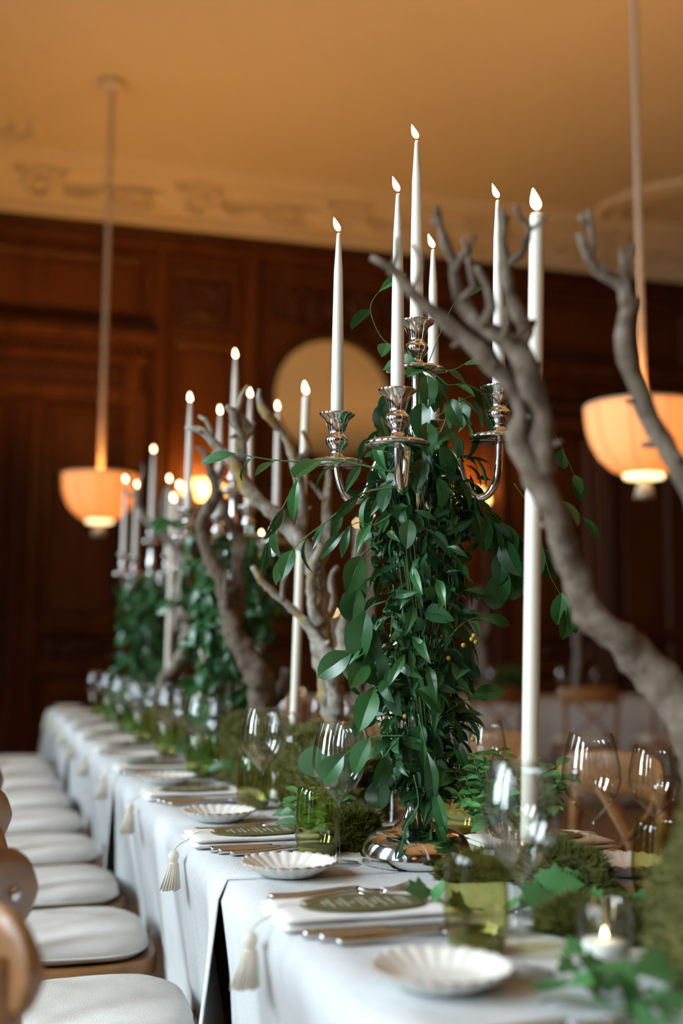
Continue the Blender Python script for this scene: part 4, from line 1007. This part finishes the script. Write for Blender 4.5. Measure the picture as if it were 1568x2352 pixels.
# small plants among the moss
def sprig(cx, cy, z, w_, h_, n, label, seed, kinds=('sprig0','sprig1'), name='leafy_sprig', cat='foliage', mass=300):
    r_ = random.Random(seed); P = Plant(name, label, cat, (cx, cy, TZ+.001))
    for k in range(n):
        a = r_.uniform(0, 2*PI); R = w_*math.sqrt(r_.random()); hh = h_*r_.uniform(.4,1.05)
        p0 = Vector((cx+R*.5*math.cos(a), cy+R*.5*math.sin(a), z)); p1 = Vector((cx+R*math.cos(a), cy+R*math.sin(a), z+hh*.6)); p2 = Vector((cx+R*1.25*math.cos(a), cy+R*1.25*math.sin(a), z+hh))
        P.stem([p0, p1, p2], .0009)
        for i in range(5):
            t = .35+.16*i; p = p1+(p2-p1)*max(0,(t-.5)*2) if t > .5 else p0+(p1-p0)*t*2; q = r_.uniform(0, 2*PI)
            for s in (0, 1): P.leaf(p, Vector((math.cos(q+s*PI), math.sin(q+s*PI), r_.uniform(-.2,.7))), Vector((0,0,1))-FW*.4, r_.choice(kinds), r_.uniform(.8,1.2))
    P.done(mass, 'leaf_bright'); return P
sprig(.815, 1.80, TZ+.055, .085, .115, 48, 'bright green small-leaved sprigs in moss beside the candelabrum base', 5)
sprig(.60, 2.14, TZ+.01, .05, .075, 12, 'pale green little shoots behind the glass stem by the candelabrum', 6)
def ivy(label, lines, seed, kinds=('ivy0','ivy1','ivy2'), gap=.024, sc_=1.0):
    r_ = random.Random(seed); p0 = Vector(lines[0][0]); P = Plant('ivy_trail', label, 'ivy', (p0.x, p0.y, TZ+.001))
    for ln_ in lines:
        S = [Vector(q) for q in smoothline([tuple(p) for p in ln_], .008)]; P.stem(S, .0016); acc = 0; sd = 1
        for i in range(1, len(S)):
            acc += (S[i]-S[i-1]).length
            if acc > gap:
                acc = 0; sd = -sd; t = (S[i]-S[i-1]).normalized(); side = t.cross(Vector((0,0,1)))*sd
                P.leaf(S[i]+Vector((0,0,r_.uniform(.004,.02))), t*.4+side+Vector((0,0,r_.uniform(-.2,.3))), Vector((r_.uniform(-.4,.3),-.5,r_.uniform(.4,1.0))), r_.choice(kinds), sc_*r_.uniform(.7,1.15))
    P.done(); return P
Z1 = TZ+.012
def zl(lst, z=None): return [onz(px, py, (z or Z1)+(q[0] if q else 0)) for (px, py, *q) in lst]
ivy('ivy trail spreading before the votive and the tall moss block', [zl([(1240,2300),(1310,2290),(1400,2310),(1480,2330),(1560,2352)]), zl([(1500,2270),(1430,2290),(1360,2290)]), zl([(1290,2180,.02),(1330,2250),(1420,2265)]), zl([(1560,2250,.04),(1500,2290,.02),(1450,2340)]), zl([(1568,2300,.03),(1520,2340,.02),(1490,2390)])], 3, gap=.013, sc_=.85)
ivy('ivy trail lying in the moss between the tumbler and the shaded-side plate', [zl([(1160,2100),(1240,2070),(1320,2050),(1420,2060)]), zl([(1250,2120),(1320,2130),(1390,2110),(1440,2100)]), zl([(1110,2090),(1050,2085),(985,2085),(950,2070)])], 4, gap=.02)
ivy('ivy and pale leaves along the moss between candelabrum and middle branch', [[(.62,2.02,Z1),(.60,2.2,Z1+.02),(.60,2.3,Z1),(.605,2.36,Z1)], [(.66,2.9,Z1+.04),(.63,3.1,Z1+.02),(.62,3.3,Z1),(.62,3.5,Z1)], [(.63,3.7,Z1),(.62,4.0,Z1+.01),(.63,4.3,Z1)]], 5, ('ivy1','ivy2','pale1'), .03)
ivy('ivy trail at the far end of the long table', [[(.62,4.6,Z1),(.61,5.0,Z1),(.62,5.5,Z1)], [(.63,5.7,Z1),(.62,6.2,Z1),(.64,6.7,Z1)]], 6, gap=.03, sc_=1.3)
P = Plant('round_leaf_sprig', 'pale round-leaved sprig behind the large wine glass by the moss mound', 'foliage', (.64, 2.27, TZ+.001))
a0, a1, a2 = Vector((.655,2.28,TZ+.003)), ond(735,1790,2.18), ond(718,1752,2.16)
P.stem([Vector(q) for q in smoothline([tuple(a0), tuple(a1), tuple(a2)], .01)], .0014)
P.leaf(ond(722,1712,2.15), -UP*1+RT*-.05, -FW+RT*-.2, 'pale0', 1.0); P.leaf(ond(770,1780,2.2), RT*.6-UP*.6, -FW+UP*.5, 'pale0', .7); P.leaf(ond(700,1900,2.12), RT*-.8+UP*.3, -FW*.4+UP, 'pale1', .9)
P.leaf(ond(740,1840,2.15), RT*.9-UP*.4, -FW+UP*.4, 'pale1', 1.1)
P.done()

# ------------------------------------------------------------------ tables in the background
def bg_table(x, y, lx, ly, rz, wh):
    t = thing('banquet_table', 'brown wooden banquet table under a white cloth '+wh, 'table', (x, y, 0), rz)
    b_ = MB(); b_.box((0,0,.73), (lx-.03, ly-.03, .03)); b_.build('tabletop', 'dark_table', t, False)
    for sx in (-1,1):
        for sy in (-1,1): b_ = MB(); b_.box((sx*(lx/2-.15), sy*(ly/2-.12), .355), (.05,.05,.71)); b_.build('leg', 'dark_table', t, False)
    V = []; Fs = []; n = 120; per = []
    for k in range(n):
        q = k/n*4; s = int(q); f = q-s
        cx_, cy_ = [(-lx/2+lx*f, -ly/2), (lx/2, -ly/2+ly*f), (lx/2-lx*f, ly/2), (-lx/2, ly/2-ly*f)][s]; per.append((cx_, cy_))
    lv = [0,.01,.2,.45,.735]
    for i, d in enumerate(lv):
        for k, (px, py) in enumerate(per):
            r_ = Vector((px, py)).normalized(); o_ = .004+(.02*d+.02*d*math.sin(k*1.05)); V.append((px+r_.x*o_, py+r_.y*o_, TZ-d))
    for i in range(len(lv)-1):
        for k in range(n): Fs.append((i*n+k, i*n+(k+1)%n, (i+1)*n+(k+1)%n, (i+1)*n+k))
    Fs.append(tuple(range(n)))
    b_ = MB(); b_.add(V, Fs); c = b_.build('tablecloth', 'linen', None, True, (x, y, 0), (0,0,rz)); tag(c, 'white linen cloth on the banquet table '+wh, 'tablecloth')
bg_table(3.73, 8.25, 2.5, .8, 0, 'near the panelled wall behind cross-back chairs')
bg_table(2.0, 8.25, .78, .8, 0, 'below the round mirror')
for k, (x, rz) in enumerate(((3.25, PI/2+.1), (3.98, PI/2-.12), (4.62, PI/2))):
    seat_place(x, 7.55, rz, ORD[k]+' cross-back chair counted from the mirror side of the wall-side banquet table', 'cream cushion on the '+ORD[k]+' chair of the wall-side banquet table')
for k, (x, y) in enumerate(((3.2,8.0),(3.32,8.08),(3.5,8.0),(4.05,8.0),(4.35,8.05),(4.12,8.15),(4.7,8.0))):
    put(wineA, ua, (x, y, TZ+.001), 0, 'blurred clear wine glass on the wall-side banquet table', 'glasses on the wall-side banquet table')
for k, (x, y) in enumerate(((3.05,8.1),(4.2,8.3),(3.7,8.2),(2.2,8.4),(2.05,8.3))):
    put(vot, uv, (x, y, TZ+.001), 0, 'blurred lit votive on '+('the wall-side banquet table' if k < 3 else 'the small table below the round mirror'), 'votives on the wall-side banquet table' if k < 3 else 'votives below the mirror')
for k, (px, py, dep) in enumerate(((820,1205,8.6),(851,1192,8.6),(768,1410,8.6))):
    p = ond(px, py, dep); candle(p.x, p.y, TZ+.001, p.z-TZ-.004, .012, .010, 'background dinner candle beyond the lichen branch', 1, 'wax_ivory', 'dinner_candle', 'background dinner candles')
rD = random.Random(51)
sprig(3.7, 8.3, TZ, .25, .22, 26, 'dark blurred foliage centrepiece on the wall-side banquet table', 8, ('broad0','broad1'), mass=250)
